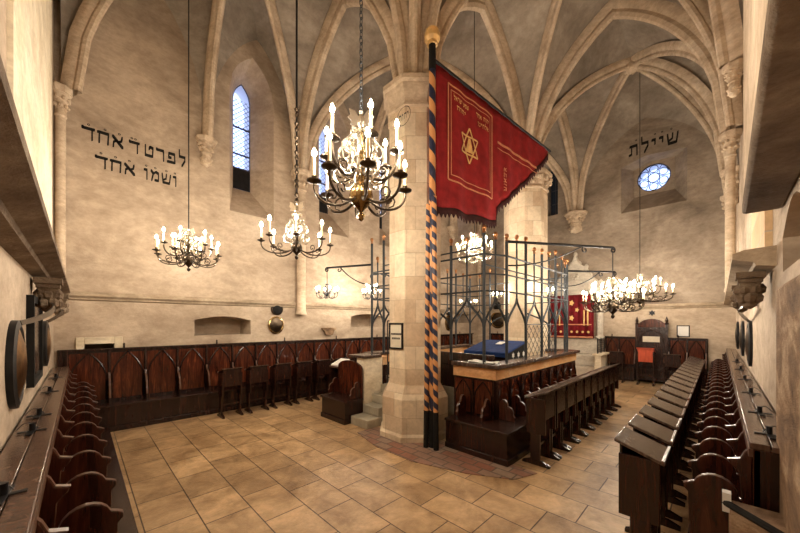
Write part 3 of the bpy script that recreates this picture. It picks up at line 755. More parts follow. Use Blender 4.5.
latt(m, (6.2, 2.72), (7.8, 2.72), 1.42, 2.05, .2); m.tube([(6.2, 2.7, 2.07), (7.8, 2.7, 2.07)], .01, 6)
part(m, 'lattice', 'greyiron', t)
# bracket arms of the grille
def spiral(c, r0, turns, ax, up=Vector((0,0,1)), n=18, ph=0, sgn=1):
    c = Vector(c); ax = Vector(ax).normalized()
    return [c+ax*(r0*(1-.75*i/n)*math.cos(ph+sgn*2*PI*turns*i/n))+up*(r0*(1-.75*i/n)*math.sin(ph+sgn*2*PI*turns*i/n)) for i in range(n+1)]
def arm_bracket(a, b, z, dip, label):
    a = Vector((*a, z)); b = Vector((*b, z)); d = (b-a).normalized(); L = (b-a).length
    m = MB(); m.tube([a, b], .025, 8)
    m.tube(spiral(b+Vector((0,0,-.05)), .06, 1.2, d, ph=PI/2, sgn=-1), .014, 6)
    m.tube([a+d*L*.7]+[a+d*(L*(.7-.7*k/8))+Vector((0,0,-dip*math.sin(k/8*PI/2)**.8+(.02))) for k in range(1, 9)], .014, 6)
    m.tube(spiral(a+d*L*.72+Vector((0,0,-.07)), .07, 1.0, d, ph=PI/2, sgn=1), .012, 6)
    part(m, 'bracket_arm', 'iron', t)
arm_bracket((5.4, 2.70), (7.3, 1.47), 3.56, .45, '')
arm_bracket((4.95, 5.9), (4.44, 7.06), 3.5, .5, '')
arm_bracket((6.6, 5.9), (6.2, 7.4), 3.55, .4, '')
arm_bracket((8.6, 2.70), (9.6, 1.9), 3.4, .4, '')
arm_bracket((9.05, 5.8), (10.2, 6.6), 3.4, .4, '')
sm = [p for p in [(4.95, 4.78), (4.95, 3.84)]]

# reading desk
t = thing('reading_desk', 'slanted reading desk under a blue velvet cover on the platform', 'desk', (6.9, 3.7, .8))
part(MB().box(6.5, 7.3, 3.3, 4.15, .8, 1.36), 'body', 'wood', t, smooth=False)
m = MB().hexa([(6.38,3.18,1.36), (7.37,3.18,1.36), (7.37,4.27,1.36), (6.38,4.27,1.36)], [(6.38,3.18,1.46), (7.37,3.18,1.68), (7.37,4.27,1.68), (6.38,4.27,1.46)])
part(m, 'velvet_cover', 'blue', t, bevel=.02)
part(MB().hexa([(6.42,3.165,1.15), (7.35,3.165,1.15), (7.35,3.178,1.15), (6.42,3.178,1.15)], [(6.42,3.165,1.45), (7.35,3.165,1.65), (7.35,3.178,1.65), (6.42,3.178,1.45)]), 'valance', 'black', t, smooth=False)
for x in (6.62, 6.88, 7.14): part(star_mesh(lambda p, q, w: (p, 3.163-w, q), x, 1.4, .065, .006), 'embroidered_star', 'white', t, smooth=False)
solo(MB().hexa([(6.95,3.6,1.6), (7.15,3.6,1.64), (7.15,3.75,1.64), (6.95,3.75,1.6)], [(6.95,3.6,1.615), (7.15,3.6,1.655), (7.15,3.75,1.655), (6.95,3.75,1.615)]), 'prayer_card', 'white', 'small white card lying on the blue velvet desk cover', 'card', smooth=False)
m = MB(); random.seed(3)
m.grid(lambda u, v: (4.93+.2*u, 2.72+.0+.5*v-.02, 1.405+.02*math.sin(9*u)*math.cos(7*v)+.015), 8, 10)
o = solo(m, 'folded_cloth', 'white', 'crumpled white cloth lying on the platform coping at its near corner', 'cloth'); s_ = o.modifiers.new('thick', 'SOLIDIFY'); s_.thickness = .01

# ------------------------------------------------------------------ banner and poles
def pole(name, a, b, r, label, mat='stripe'):
    a = Vector(a); b = Vector(b); L = (b-a).length
    t = thing(name, label, 'pole', a)
    q = Vector((0,0,1)).rotation_difference((b-a).normalized())
    o = bpy.data.objects.new('x', None)
    def P(mb, nm, mt, par, **k):
        ob = part(mb, nm, mt, par, **k); return ob
    m = MB(); m.xf = lambda v: a+v
    m.lathe([(r, .62), (r, L)], (0,0,0), 16); P(m, 'striped_shaft', mat, t)
    m = MB(); m.xf = lambda v: a+v
    m.lathe([(r*1.05, 0), (r*1.05, .6), (r*1.15, .62)], (0,0,0), 16); P(m, 'black_foot', 'black', t, label='black lower end of the pole')
    t.rotation_mode = 'QUATERNION'; t.rotation_quaternion = q
    return t, L, a
t, L, a = pole('banner_pole', (4.2, 3.43, .012), (4.2, 3.43, 6.78), .055, 'tall blue and orange spiral striped pole that carries the red banner')
m = MB(); m.xf = lambda v: a+v
m.lathe([(.058, L), (.09, L), (.085, L+.05), (.13, L+.1), (.135, L+.17), (.10, L+.2), (.11, L+.24), (.07, L+.28), (.02, L+.3)], (0,0,0), 16); part(m, 'finial', 'goldwood', t, 'turned golden knob on top')
m = MB(); m.xf = lambda v: a+v
m.lathe([(.056, L-.42), (.059, L-.42), (.059, L), (.05, L)], (0,0,0), 16); part(m, 'collar', 'black', t, 'black upper end of the pole')
pole('prop_pole', (4.12, 3.50, .012), (4.16, 3.48, 4.1), .042, 'shorter finely striped prop left of the banner pole', 'stripe_fine')
pole('prop_pole', (4.14, 3.30, .012), (4.16, 3.36, 4.2), .042, 'shorter finely striped prop right of the banner pole', 'stripe_fine')
# banner
BXs, BXe, BZ = 4.27, 8.45, 6.5
def by(x): return 3.39-(x-BXs)*.07
def wob(x, z): return .02*math.sin(x*7+.6*z)*(.2+.8*(BZ-z)/2.4)+.008*math.sin(x*15+1)
def blen(x):
    if x < 6.1: return 2.42-.1*(x-BXs)/1.8+.02*math.sin(x*9)
    u = (x-6.1)/(BXe-6.1); return 2.25*(1-u)**.92*.86+.06+.03*abs(math.sin(x*8))
t = thing('synagogue_banner', 'large deep red banner with a gold star hanging from the striped pole', 'banner', (BXs, 3.39, BZ-2.4))
def bp3(x, z, o=0): return (x, by(x)+wob(x, z)-o, z)
m = MB()
m.grid(lambda u, v: bp3(BXs+(BXe-BXs)*u, BZ-blen(BXs+(BXe-BXs)*u)*v, -.006), 90, 14); k0 = len(m.v)
cl = part(m, 'cloth', 'red', t, ang=180); md = cl.modifiers.new('thick', 'SOLIDIFY'); md.thickness = .01
m = MB()
m.grid(lambda u, v: bp3(BXs+(BXe-BXs)*u, BZ-blen(BXs+(BXe-BXs)*u)-.14*v*(1+.25*math.sin(u*260))+.02, -.002), 260, 2)
f = part(m, 'fringe', 'darkfringe', t, ang=180); md = f.modifiers.new('thick', 'SOLIDIFY'); md.thickness = .008
m = MB().tube([(4.18, 3.40, BZ+.02), (BXe+.12, by(BXe), BZ+.02)], .028, 8); part(m, 'crossbar', 'iron', t)
for x in [BXs+.15+.35*k for k in range(12)]: pass
def strip(m, x0, z0, x1, z1, w, o=.004):
    n = max(2, int(max(abs(x1-x0), abs(z1-z0))/.06)); dx, dz = x1-x0, z1-z0; L = math.hypot(dx, dz); px, pz = -dz/L*w/2, dx/L*w/2
    for side in (1,):
        m.grid(lambda u, v: bp3(x0+dx*u+px*(2*v-1), z0+dz*u+pz*(2*v-1), o+.008), n, 1)
m = MB()
for (xa, xb, za, zb, w) in ((4.55, 5.92, 4.62, 6.3, .03), (4.63, 5.84, 4.72, 6.22, .018)):
    strip(m, xa, za, xb, za, w); strip(m, xa, zb, xb, zb, w); strip(m, xa, za, xa, zb, w); strip(m, xb, za, xb, zb, w)
part(m, 'gold_border', 'palegold', t, 'faded gold border', smooth=False)
m = MB(); cx, cz, R = 5.17, 5.42, .33
for ph in (PI/2, -PI/2):
    pts = [(cx+R*.85*math.cos(ph+2*PI/3*k), cz+R*math.sin(ph+2*PI/3*k)) for k in range(3)]
    for k in range(3): strip(m, *pts[k], *pts[(k+1) % 3], .032)
strip(m, 5.1, 5.32, 5.17, 5.56, .05); strip(m, 5.24, 5.32, 5.17, 5.56, .05); strip(m, 5.05, 5.32, 5.29, 5.32, .05); strip(m, 5.17, 5.33, 5.17, 5.5, .08)
part(m, 'gold_star', 'gold', t, 'gold six-pointed star with a hat inside', smooth=False)
m = MB(); strip(m, 6.1, 5.84, 7.8, 5.84, .05); strip(m, 6.1, 5.72, 7.8, 5.72, .02); part(m, 'woven_band', 'palegold', t, 'faded horizontal band', smooth=False)

# ------------------------------------------------------------------ lettering
GL = {'א': (1, [[(.05,.95),(.95,.05)], [(.9,.98),(.84,.65),(.55,.47)], [(.1,.0),(.13,.4),(.42,.62)]]),
 'ח': (1, [[(.02,.92),(.95,.92),(.9,0)], [(.16,.92),(.14,0)]]), 'ד': (1, [[(.0,.97),(.08,.9),(1,.92)], [(.82,.92),(.82,0)]]),
 'ר': (.9, [[(.02,.97),(.1,.9),(.82,.92),(.88,.75),(.88,0)]]), 'ל': (.9, [[(.15,1.5),(.17,.9),(.88,.9),(.88,.55),(.5,0)]]),
 'פ': (1, [[(.45,.48),(.18,.5),(.2,.9),(.85,.9),(.9,.08),(.05,.05)]]), 'ט': (1, [[(.1,.95),(.1,.06),(.86,.06),(.9,.85),(.58,.92),(.5,.72)]]),
 'ו': (.5, [[(.1,.92),(.7,.92),(.7,0)]]), 'י': (.5, [[(.1,.92),(.75,.9),(.7,.5)]]),
 'ש': (1.1, [[(.05,.95),(.16,.06),(.85,.06),(.97,.95)], [(.52,.95),(.48,.5),(.14,.3)]]),
 'מ': (1, [[(.05,.98),(.3,.72),(.12,0)], [(.3,.7),(.6,.94),(.9,.8),(.9,.06),(.5,.06)]]),
 'ת': (1, [[(.12,.92),(.88,.92),(.9,0)], [(.3,.9),(.3,.1),(.04,.05)]]), 'ה': (1, [[(.05,.92),(.88,.92),(.88,0)], [(.2,.55),(.18,0)]]),
 'נ': (.7, [[(.3,.92),(.7,.9),(.7,.06),(.1,.06)]]), 'צ': (1, [[(.15,.95),(.85,.1),(.05,.05)], [(.9,.95),(.5,.5)]]),
 'ב': (1, [[(.08,.92),(.78,.9),(.78,.06)], [(.0,.06),(1,.06)]]), 'ע': (1, [[(.1,.95),(.65,.15),(0,-.05)], [(.92,.95),(.62,.15)]])}
def letters(mb, s, x0, x1, z0, z1, fn, bold=0):
    """letters given in visual left-to-right order, drawn with a broad flat nib"""
    tot = sum((GL[c][0] if c in GL else .6)+.28 for c in s)-.28
    sx = (x1-x0)/tot; sz = (z1-z0); x = 0; nx, nz = .07, .115
    for c in s:
        if c not in GL: x += .88; continue
        w, strokes = GL[c]
        for st in strokes:
            for (a, b), (c_, d) in zip(st[:-1], st[1:]):
                P = [(a*w+i*nx, b+j*nz+i*.03) for i in (-1, 1) for j in (-1, 1)]+[(c_*w+i*nx, d+j*nz+i*.03) for i in (-1, 1) for j in (-1, 1)]
                P = sorted(set(P)); lo = []; up = []
                cr = lambda o, p, q: (p[0]-o[0])*(q[1]-o[1])-(p[1]-o[1])*(q[0]-o[0])
                for p in P:
                    while len(lo) > 1 and cr(lo[-2], lo[-1], p) <= 0: lo.pop()
                    lo.append(p)
                for p in P[::-1]:
                    while len(up) > 1 and cr(up[-2], up[-1], p) <= 0: up.pop()
                    up.append(p)
                H = lo[:-1]+up[:-1]
                mb.add([fn(x0+(x+p[0])*sx, z0+p[1]*sz) for p in H], [tuple(range(len(H)))])
        x += w+.28
def dots(mb, xs, z, fn, r=.022):
    for x in xs:
        n = 10; vs = []
        for k in range(n):
            a = 2*PI*k/n; vs += [fn(x+r*math.cos(a), z+r*math.sin(a)), fn(x+r*.45*math.cos(a), z+r*.45*math.sin(a))]
        mb.add(vs, [(2*k, 2*((k+1) % n), 2*((k+1) % n)+1, 2*k+1) for k in range(n)])
fB = lambda p, q: (p, YB-.006, q)
m = MB(); letters(m, 'לפרט'[::-1], .99, 1.75, 5.75, 5.98, fB); letters(m, 'ד', .74, .9, 5.75, 5.97, fB); letters(m, 'אחד'[::-1], .03, .64, 5.75, 5.97, fB)
dots(m, [.12, .36, .58, .78, .84], 6.03, fB)
solo(m, 'wall_inscription', 'black', 'upper line of black Hebrew letters on the back wall', 'inscription', 'Hebrew lettering painted on the walls', smooth=False)
m = MB(); letters(m, 'ושמו'[::-1], .98, 1.58, 5.25, 5.46, fB); letters(m, 'אחד'[::-1], .22, .83, 5.25, 5.46, fB)
dots(m, [.30, .52, .74, 1.02, 1.18, 1.38, 1.54], 5.53, fB)
solo(m, 'wall_inscription', 'black', 'lower line of black Hebrew letters on the back wall', 'inscription', 'Hebrew lettering painted on the walls', smooth=False)
fC = lambda p, q: (XC-.006, -p, q)
m = MB(); letters(m, 'שיילת'[::-1], -2.42, -1.02, 8.36, 8.72, fC); dots(m, [-2.2, -1.65, -1.45, -1.2], 8.88, fC, .03)
solo(m, 'wall_inscription', 'black', 'short black Hebrew word above the round window on the east wall', 'inscription', 'Hebrew lettering painted on the walls', smooth=False)
fN = lambda p, q: bp3(p, q, .013)
for w_, a_, b_, c_ in (('שמע ישראל', 4.7, 5.14, 6.08), ('יהוה אחד', 5.36, 5.78, 6.06), ('יהוה', 4.78, 5.06, 5.93), ('אלהינו', 5.42, 5.76, 5.91)):
    m = MB(); letters(m, w_[::-1], a_, b_, c_, c_+.07, fN); part(m, 'embroidered_text', 'gold', t, 'gold Hebrew embroidery', smooth=False)
m = MB(); letters(m, 'צבאות'[::-1], -.25, .25, 0, .07, lambda p, q: bp3(6.35+q, 5.15+p, .013)); part(m, 'embroidered_text', 'palegold', t, 'faded vertical Hebrew embroidery', smooth=False)

# signs
def framed(name, fn, a0, a1, z0, z1, label, cat, frame='black', inner='paper', th=.03, group=None, fw=.03, loc=None):
    c = fn((a0+a1)/2, z0, 0); t = thing(name, label, cat, c, group)
    m = MB()
    for (p0, p1, q0, q1) in ((a0, a1, z0, z0+fw), (a0, a1, z1-fw, z1), (a0, a0+fw, z0+fw, z1-fw), (a1-fw, a1, z0+fw, z1-fw)):
        m.prism([(p0, q0), (p1, q0), (p1, q1), (p0, q1)], fn, 0, th)
    part(m, 'frame', frame, t, smooth=False)
    m = MB().prism([(a0+fw, z0+fw), (a1-fw, z0+fw), (a1-fw, z1-fw), (a0+fw, z1-fw)], fn, 0, th*.5); part(m, 'sheet', inner, t, smooth=False)
    return t
xw = 4.6-.52*math.cos(PI/8)-.002
fS = lambda p, q, w: (xw-w, -p, q)
t = framed('notice', fS, -4.385, -4.03, 1.62, 2.1, 'small black-framed notice hanging on the near pillar', 'sign')
for i, zz in enumerate((1.88, 1.8)):      # two unreadable lines of heavy letters
    m = MB(); x = -4.33+.02*i; random.seed(i+5)
    while x < -4.1:
        w = random.choice((.014, .02, .026)); m.prism([(x, zz), (x+w, zz), (x+w, zz+.035), (x, zz+.035)], fS, .016, .019); x += w+.008
    part(m, 'printed_line', 'ink', t, smooth=False)
fc = lambda p, q, w: (XC-w, -p, q)
framed('notice', fc, -1.06, -.72, 1.62, 2.02, 'white framed notice on the wall right of the high seat', 'sign', 'iron', 'white')
# emblem on pier head
m = MB(); a = PI+PI/8*0
fe = lambda p, q, w=0: (xw-.004-w, 4.02-p, q)
n = 28
for R in (.17,):
    vs = []
    for k in range(n):
        an = 2*PI*k/n; vs += [fe(R*math.cos(an), 5.82+R*math.sin(an)), fe((R-.012)*math.cos(an), 5.82+(R-.012)*math.sin(an))]
    m.add(vs, [(2*k, 2*((k+1) % n), 2*((k+1) % n)+1, 2*k+1) for k in range(n)])
letters(m, 'יהוה'[::-1], -.12, .12, 5.77, 5.86, lambda p, q: fe(p, q))
solo(m, 'painted_emblem', 'ink', 'faint ringed Hebrew emblem painted near the top of the near pillar', 'emblem', smooth=False)

# ------------------------------------------------------------------ sconces, frames and plates on walls
def oval_plate(name, fn, a, z, ra, rz, label, cat, group, mat='darkbrass', rim='brass'):
    c = fn(a, z-rz, 0); t = thing(name, label, cat, c, group)
    def lens(k0, k1, d0, d1, n=28):
        vs = []; R = [(1.0, d0), (1.0, d1), (.86, d1+.012), (.8, d1), (.45, d1+.028), (.02, d1+.04)]
        R = [r_ for r_ in R if k1 <= r_[0] <= k0]
        m = MB(); vs = []
        for s_, d in R:
            for k in range(n): an = 2*PI*k/n; vs.append(fn(a+ra*s_*math.cos(an), z+rz*s_*math.sin(an), d))
        fs = []
        for i in range(len(R)-1):
            for k in range(n): fs.append((i*n+k, i*n+(k+1) % n, (i+1)*n+(k+1) % n, (i+1)*n+k))
        fs.append(tuple((len(R)-1)*n+k for k in range(n))); m.add(vs, fs); return m
    part(lens(1, .8, 0, .035), 'rim', rim, t); part(lens(.81, .0, 0, .035), 'plate', mat, t)
    return t
fAw = lambda p, q, w: (XA+w, p, q); fDw = lambda p, q, w: (p, YD+w, q); fBw = lambda p, q, w: (p, YB-w, q); fCw = lambda p, q, w: (XC-w, p, q)
oval_plate('sconce_plate', fAw, 3.62, 1.8, .3, .32, 'near round brass reflector plate on the left wall', 'reflector', 'brass reflector plates', 'platebrass', 'iron')
oval_plate('sconce_plate', fAw, 6.5, 1.82, .3, .31, 'far round brass reflector plate on the left wall, beyond the frame', 'reflector', 'brass reflector plates', 'platebrass', 'iron')
framed('picture_frame', fAw, 4.5, 5.5, 1.5, 2.36, 'dark picture frame between the brass plates on the left wall', 'picture', 'black', 'wood_top', .05, fw=.07)
for x, lb in ((7.4, 'nearest'), (9.6, 'middle'), (12.2, 'farthest')):
    oval_plate('sconce_plate', fDw, x, 1.78, .27, .36, lb+' dark reflector plate on the right wall above the stalls', 'reflector', 'dark reflector plates', 'darkbrass', 'iron')
def strap(name, pts, w, fn, label):
    m = MB(); n = 12; P = []
    for i in range(n+1):
        u = i/n; a, b, c, d = [Vector(q) for q in pts]
        P.append(a*(1-u)**3+b*3*u*(1-u)**2+c*3*u*u*(1-u)+d*u**3)
    vs = []
    for i, p in enumerate(P):
        t_ = (P[min(i+1, n)]-P[max(i-1, 0)]).normalized(); nn = fn; s_ = t_.cross(nn).normalized()*w/2*(1-.3*abs(i/n-.5))
        vs += [p-s_-nn*.006, p+s_-nn*.006, p+s_+nn*.006, p-s_+nn*.006]
    fs = [(0,1,2,3), tuple(4*n+k for k in (3,2,1,0))]
    for i in range(n):
        for k in range(4): fs.append((4*i+k, 4*i+(k+1) % 4, 4*(i+1)+(k+1) % 4, 4*(i+1)+k))
    m.add(vs, fs); return solo(m, name, 'darkbrass', label, 'bracket', 'curved brackets of the reflector plates')
strap('curved_bracket', [(XA+.14, 4.95, 2.3), (XA+.2, 4.6, 2.25), (XA+.16, 4.2, 2.15), (XA+.03, 3.75, 2.1)], .045, Vector((1,0,.3)), 'curved metal strap rising from the near brass plate on the left wall')
strap('curved_bracket', [(XA+.14, 7.5, 2.3), (XA+.18, 7.2, 2.3), (XA+.14, 6.9, 2.2), (XA+.03, 6.6, 2.12)], .045, Vector((1,0,.3)), 'curved metal strap rising from the far brass plate on the left wall')
strap('curved_bracket', [(5.9, YD+.14, 2.3), (6.4, YD+.2, 2.3), (6.9, YD+.15, 2.25), (7.35, YD+.03, 2.12)], .045, Vector((0,1,.3)), 'curved metal strap above the nearest plate on the right wall')
oval_plate('round_plate', fBw, 3.93, 2.49, .17, .17, 'small round dark plate above the shield left of the wall shaft', 'plate', 'dark plates on the back wall', 'black', 'darkbrass')
oval_plate('wall_shield', fBw, 3.9, 2.04, .22, .25, 'dark ornate oval shield below the small round plate', 'plate', 'dark plates on the back wall')
oval_plate('round_plate', fBw, 12.0, 2.62, .2, .2, 'small round plate on the back wall seen through the grille', 'plate', 'dark plates on the back wall', 'black', 'darkbrass')
oval_plate('wall_shield', fBw, 12.0, 2.1, .26, .36, 'oval shield on the back wall seen through the grille', 'plate', 'dark plates on the back wall')
oval_plate('wall_shield', fCw, 7.75, 2.25, .42, .42, 'large oval shield on the east wall left of the far pillar', 'plate', 'dark plates on the east wall')
oval_plate('round_plate', fCw, 7.8, 2.95, .22, .22, 'round plate above the large shield on the east wall', 'plate', 'dark plates on the east wall', 'black', 'darkbrass')

# candle holders on the shelves
def shelf_lamp(xf, u, label, group, tall=False):
    c = xf(Vector((u, .12, 1.33))); t = thing('shelf_lamp', label, 'lamp holder', c, group)
    m = MB(xf); m.hexa([(u-.11, .08, 1.331), (u+.11, .1, 1.331), (u+.11, .135, 1.331), (u-.11, .115, 1.331)], [(u-.11, .08, 1.338), (u+.11, .1, 1.338), (u+.11, .135, 1.338), (u-.11, .115, 1.338)]); m.box(u-.015, u+.015, .04, .18, 1.331, 1.337); part(m, 'base_plate', 'iron', t, smooth=False)
    m = MB(xf); m.lathe([(.015, 1.339), (.016, 1.35), (.015, 1.385), (.018, 1.39)], (u, .11, 0), 12); part(m, 'socket', 'iron', t)
    m = MB(xf); m.tube([(u+.03, .03+.12*k/8*.9, 1.34+.05*math.sin(PI*k/8)) for k in range(9)], .003, 5); part(m, 'wire_arm', 'iron', t)
for i, u in enumerate((2.25, 3.45, 4.0, 5.3, 6.6)): shelf_lamp(XFA, u, '%s black candle socket from the camera on the left wall shelf' % ORD[i], 'candle sockets on the left shelf')
for i, u in enumerate((3.35, 4.1, 5.2, 6.4, 7.7, 9.2)): shelf_lamp(XFD, u, '%s black candle socket from the camera on the right wall shelf' % ORD[i], 'candle sockets on the right shelf')
# stone ledge and handrail in the right foreground
trim(MB().prism([(2.98,-.34), (2.98,-.04), (2.9,-.04), (2.62,-.34)], lambda p, q, t: (p, q, t), 0, .96), 'rough', bevel=.015)
t = thing('handrail', 'black handrail slanting down the stone ledge at the near end of the right-hand stalls', 'handrail', (2.75, -.2, .9))
part(MB().tube([(2.92, -.02, .955), (2.60, -.36, .93)], .022, 8), 'rail', 'black', t)
part(MB().box(2.9, 2.96, -.05, -.01, .9, 1.02), 'end_plate', 'white', t, smooth=False)

# ------------------------------------------------------------------ ark
t = thing('torah_ark', 'carved stone ark with columns and gabled top on the east wall', 'ark', (XC-.4, 4.2, 0))
m = MB(); m.box(XC-1.5, XC, 3.2, 5.2, 0, .5); m.box(XC-1.1, XC, 3.3, 5.1, .5, .9); part(m, 'steps', 'palestone', t, bevel=.02)
part(MB().box(XC-.5, XC-.11, 3.3, 5.1, .9, 1.5), 'base', 'palestone', t, bevel=.02)
for y in (3.28, 5.12):
    m = MB().lathe([(.16,1.5),(.16,1.58),(.11,1.62),(.12,2.3),(.1,2.95),(.13,3.0),(.17,3.1),(.17,3.18)], (XC-.42, y, 0), 14); leafy(m, (XC-.42, y), .12, 2.95, 3.12, 7); part(m, 'column', 'palestone', t)
part(MB().box(XC-.6, XC-.1, 3.05, 5.35, 3.18, 3.42), 'entablature', 'palestone', t, bevel=.02)
gp = [(3.2,3.42), (5.2,3.42), (5.1,3.7), (4.75,4.0), (4.6,4.35), (4.35,4.5), (4.2,4.9), (4.05,4.5), (3.8,4.35), (3.65,4.0), (3.3,3.7)]
m = MB().prism(gp, lambda p, q, w: (w, p, q), XC-.3, XC); leafy(m, (XC-.3, 4.2), .1, 3.8, 4.1, 5)
for p, q in gp[2:]: m.lathe([(.01,-.1), (.08,-.03), (.08,.05), (.02,.12)], (XC-.2, p, q), 7)
part(m, 'gable', 'palestone', t)
for (x0, x1, y0, y1) in ((XC-1.7, XC-.8, 2.95, 3.15), (XC-1.7, XC-.8, 5.25, 5.45)):
    m = MB(); m.box(x0, x1, y0, y1, 0, .95); m.box(x0-.06, x1+.05, y0-.06, y1+.06, .95, 1.02); part(m, 'side_parapet', 'cream', t, bevel=.01)
m = MB(); m.box(13.9, XC-.11, 2.75, 3.15, 1.03, 1.07) if False else None
m = MB(); latt(m, (12.9, 3.05), (13.8, 3.05), 1.03, 1.5, .15); m.tube([(12.9, 3.05, 1.52), (13.8, 3.05, 1.52)], .02, 6)
for x in (12.9, 13.35, 13.8): m.tube([(x, 3.05, 1.02), (x, 3.05, 1.56)], .018, 6)
part(m, 'iron_railing', 'iron', t)
ct = thing('ark_curtain', 'dark red velvet curtain with gold ornaments hanging over the ark', 'curtain', (XC-.62, 4.2, 1.5))
m = MB(); m.grid(lambda u, v: (XC-.66+.025*math.sin(u*40), 3.42+1.6*u, 1.5+1.72*v), 60, 4); o = part(m, 'velvet', 'darkred', ct, ang=180); md = o.modifiers.new('thick', 'SOLIDIFY'); md.thickness = .01
fK = lambda p, q, w: (XC-.695-w, p, q)
m = MB()
for y, z, r_ in ((4.2, 2.9, .1), (4.0, 2.62, .08), (4.4, 2.62, .08), (4.2, 2.3, .1)): m.prism([(y+r_*math.cos(PI/5*k)*(1 if k % 2 else .6), z+r_*1.2*math.sin(PI/5*k)*(1 if k % 2 else .6)) for k in range(10)], fK, 0, .008)
for y in (3.62, 3.75, 4.65, 4.78): m.prism([(y-.02, 2.0), (y+.02, 2.0), (y+.03, 2.6), (y-.03, 2.6)], fK, 0, .008)
for k in range(7): m.prism([(3.6+.2*k+.05*math.cos(PI/3*j), 1.75+.05*math.sin(PI/3*j)) for j in range(6)], fK, 0, .008)
part(m, 'gold_ornament', 'gold', ct, 'gold embroidery', smooth=False)
m = MB(); m.box(XC-.70, XC-.69, 3.45, 5.0, 1.52, 1.58); m.box(XC-.70, XC-.69, 3.5, 4.95, 2.02, 2.06); part(m, 'gold_trim', 'palegold', ct, smooth=False)

# ------------------------------------------------------------------ chandeliers
def arm_mesh(R, dz, dip, r=.011, n=14, r0=.05):
    """S-curved arm in the xz plane, from stem to (R, dz)"""
    a = Vector((r0,0,0)); b = Vector((R*.35,0,-dip*1.6)); c = Vector((R*1.05,0,-dip*1.3)); d = Vector((R,0,dz))
    P = []
    for i in range(n+1):
        u = i/n; P.append(a*(1-u)**3+b*3*u*(1-u)**2+c*3*u*u*(1-u)+d*u**3)
    return P
def chandelier(x, y, zp, tiers, label, ztop, stem=.55, ball=.095, metal='brass', orn='brightbrass', candle=.17, hang='rod', name='chandelier', cr=.013, cat='chandelier', group='candle chandeliers', detail=True, blb=.02, drop=.16, armm=None):
    """zp: height of the pans of the lowest tier; tiers: (radius, height above zp, count, phase)"""
    t = thing(name, label, cat, (x, y, zp-.25), group)
    k = ball/.095; n = 16 if detail else 10
    zc = zp-drop*.35
    zb = zp-.075*k
    pf = [(.004, zb-.20*k), (.022*k, zb-.185*k), (.032*k, zb-.155*k), (.014*k, zb-.125*k), (.03*k, zb-.105*k), (ball*.62, zb-ball*.8), (ball*.92, zb-ball*.4), (ball, zb), (ball*.92, zb+ball*.4), (ball*.62, zb+ball*.8), (.03*k, zb+ball*1.1),
          (.045*k, zc+.14*k), (.03*k, zc+.165*k), (.05*k, zc+.22*k), (.02*k, zc+.3*k), (.035*k, zc+stem*.6), (.015*k, zc+stem*.75), (.028*k, zc+stem*.88), (.008, zc+stem)]
    zz = [p[1] for p in pf]; pf = sorted(pf, key=lambda p: p[1])
    part(MB().lathe(pf, (x, y, 0), n), 'stem', metal, t)
    m = MB()                                 # scroll ornaments round the stem
    no = 8 if detail else 6
    for j in range(no):
        a = 2*PI*j/no; ax = Vector((math.cos(a), math.sin(a), 0))
        for (rr, hz, s_) in ((.12*k, zc+.15*k, 1), (.10*k, zc+.31*k, -1), (.07*k, zc+stem*.72, 1), (.045*k, zc+stem*.9, -1)):
            m.tube(spiral(Vector((x, y, hz))+ax*rr*1.25, rr*.75, 1.3, ax, n=12 if detail else 8, ph=PI, sgn=s_), .007*k+.002, 5)
        m.tube([Vector((x, y, zc+.1*k))+ax*(.06*k+.12*k*math.sin(q/6*PI))+Vector((0,0,q*.06*k)) for q in range(7)], .006*k+.001, 5)
    part(m, 'scroll_ornament', orn, t)
    if detail:      # eagle figure on top
        m = MB(); zt = zc+stem
        m.lathe([(.01,0), (.035,.03), (.03,.08), (.015,.11), (.022,.13), (.004,.15)], (x, y, zt-.02), 8)
        for s_ in (1, -1):
            m.prism([(0,.02), (.05*s_,.1), (.1*s_,.12), (.09*s_,.07), (.11*s_,.05), (.08*s_,.02), (.09*s_,-.01), (.03*s_,-.02)], lambda p, q, w: (x+p*.7+w*.7, y-p*.7+w*.7, zt+.02+q), -.006, .006)
        part(m, 'eagle', orn, t)
    proto = None
    for ti, (R, dz, cnt, ph) in enumerate(tiers):
        proto = None
        for j in range(cnt):
            a = ph+2*PI*j/cnt
            if proto is None:
                z0 = zc-.02+dz*.8; P = arm_mesh(R, zp+dz-z0-.015, .07*k+.02)
                m = MB(); m.xf = lambda v: Vector((x+v.x*math.cos(a)-v.y*math.sin(a), y+v.x*math.sin(a)+v.y*math.cos(a), z0+v.z))
                m.tube(P, .009*k+.002, 6)
                m.tube(spiral(Vector((R*.62, 0, -.02)), .05*k+.01, 1.2, (1,0,0), n=10, ph=-PI/2), .006*k+.001, 5)
                xf = m.xf
                arm = part(m, 'arm', armm or metal, t)
                m = MB(xf); zo = zp+dz-z0
                m.lathe([(.006, zo-.02), (.02*k+.004, zo-.012), (.048*k+.008, zo), (.05*k+.008, zo+.008), (.02*k, zo+.006), (.014*k+.004, zo+.03), (.018*k+.003, zo+.04)], (R, 0, 0), 12 if detail else 8)
                part(m, 'drip_pan', armm or metal, arm)
                m = MB(xf); m.lathe([(cr, zo+.03), (cr, zo+.03+candle)], (R, 0, 0), 8); part(m, 'candle', 'candle', arm, 'cream candle')
                m = MB(xf); zb = zo+.03+candle; m.lathe([(.004, zb), (blb*.8, zb+.012), (blb, zb+.026), (blb*.55, zb+.048), (.003, zb+.066)], (R, 0, 0), 6); part(m, 'bulb', 'bulb', arm, 'lit bulb', smooth=False)
                proto = arm; a0 = a
            else:
                c = dup(proto, t); M4 = Matrix.Rotation(a-a0, 4, 'Z'); c.rotation_euler = (0, 0, a-a0)
    # suspension
    m = MB(); zt = zc+stem+(.1 if detail else 0)
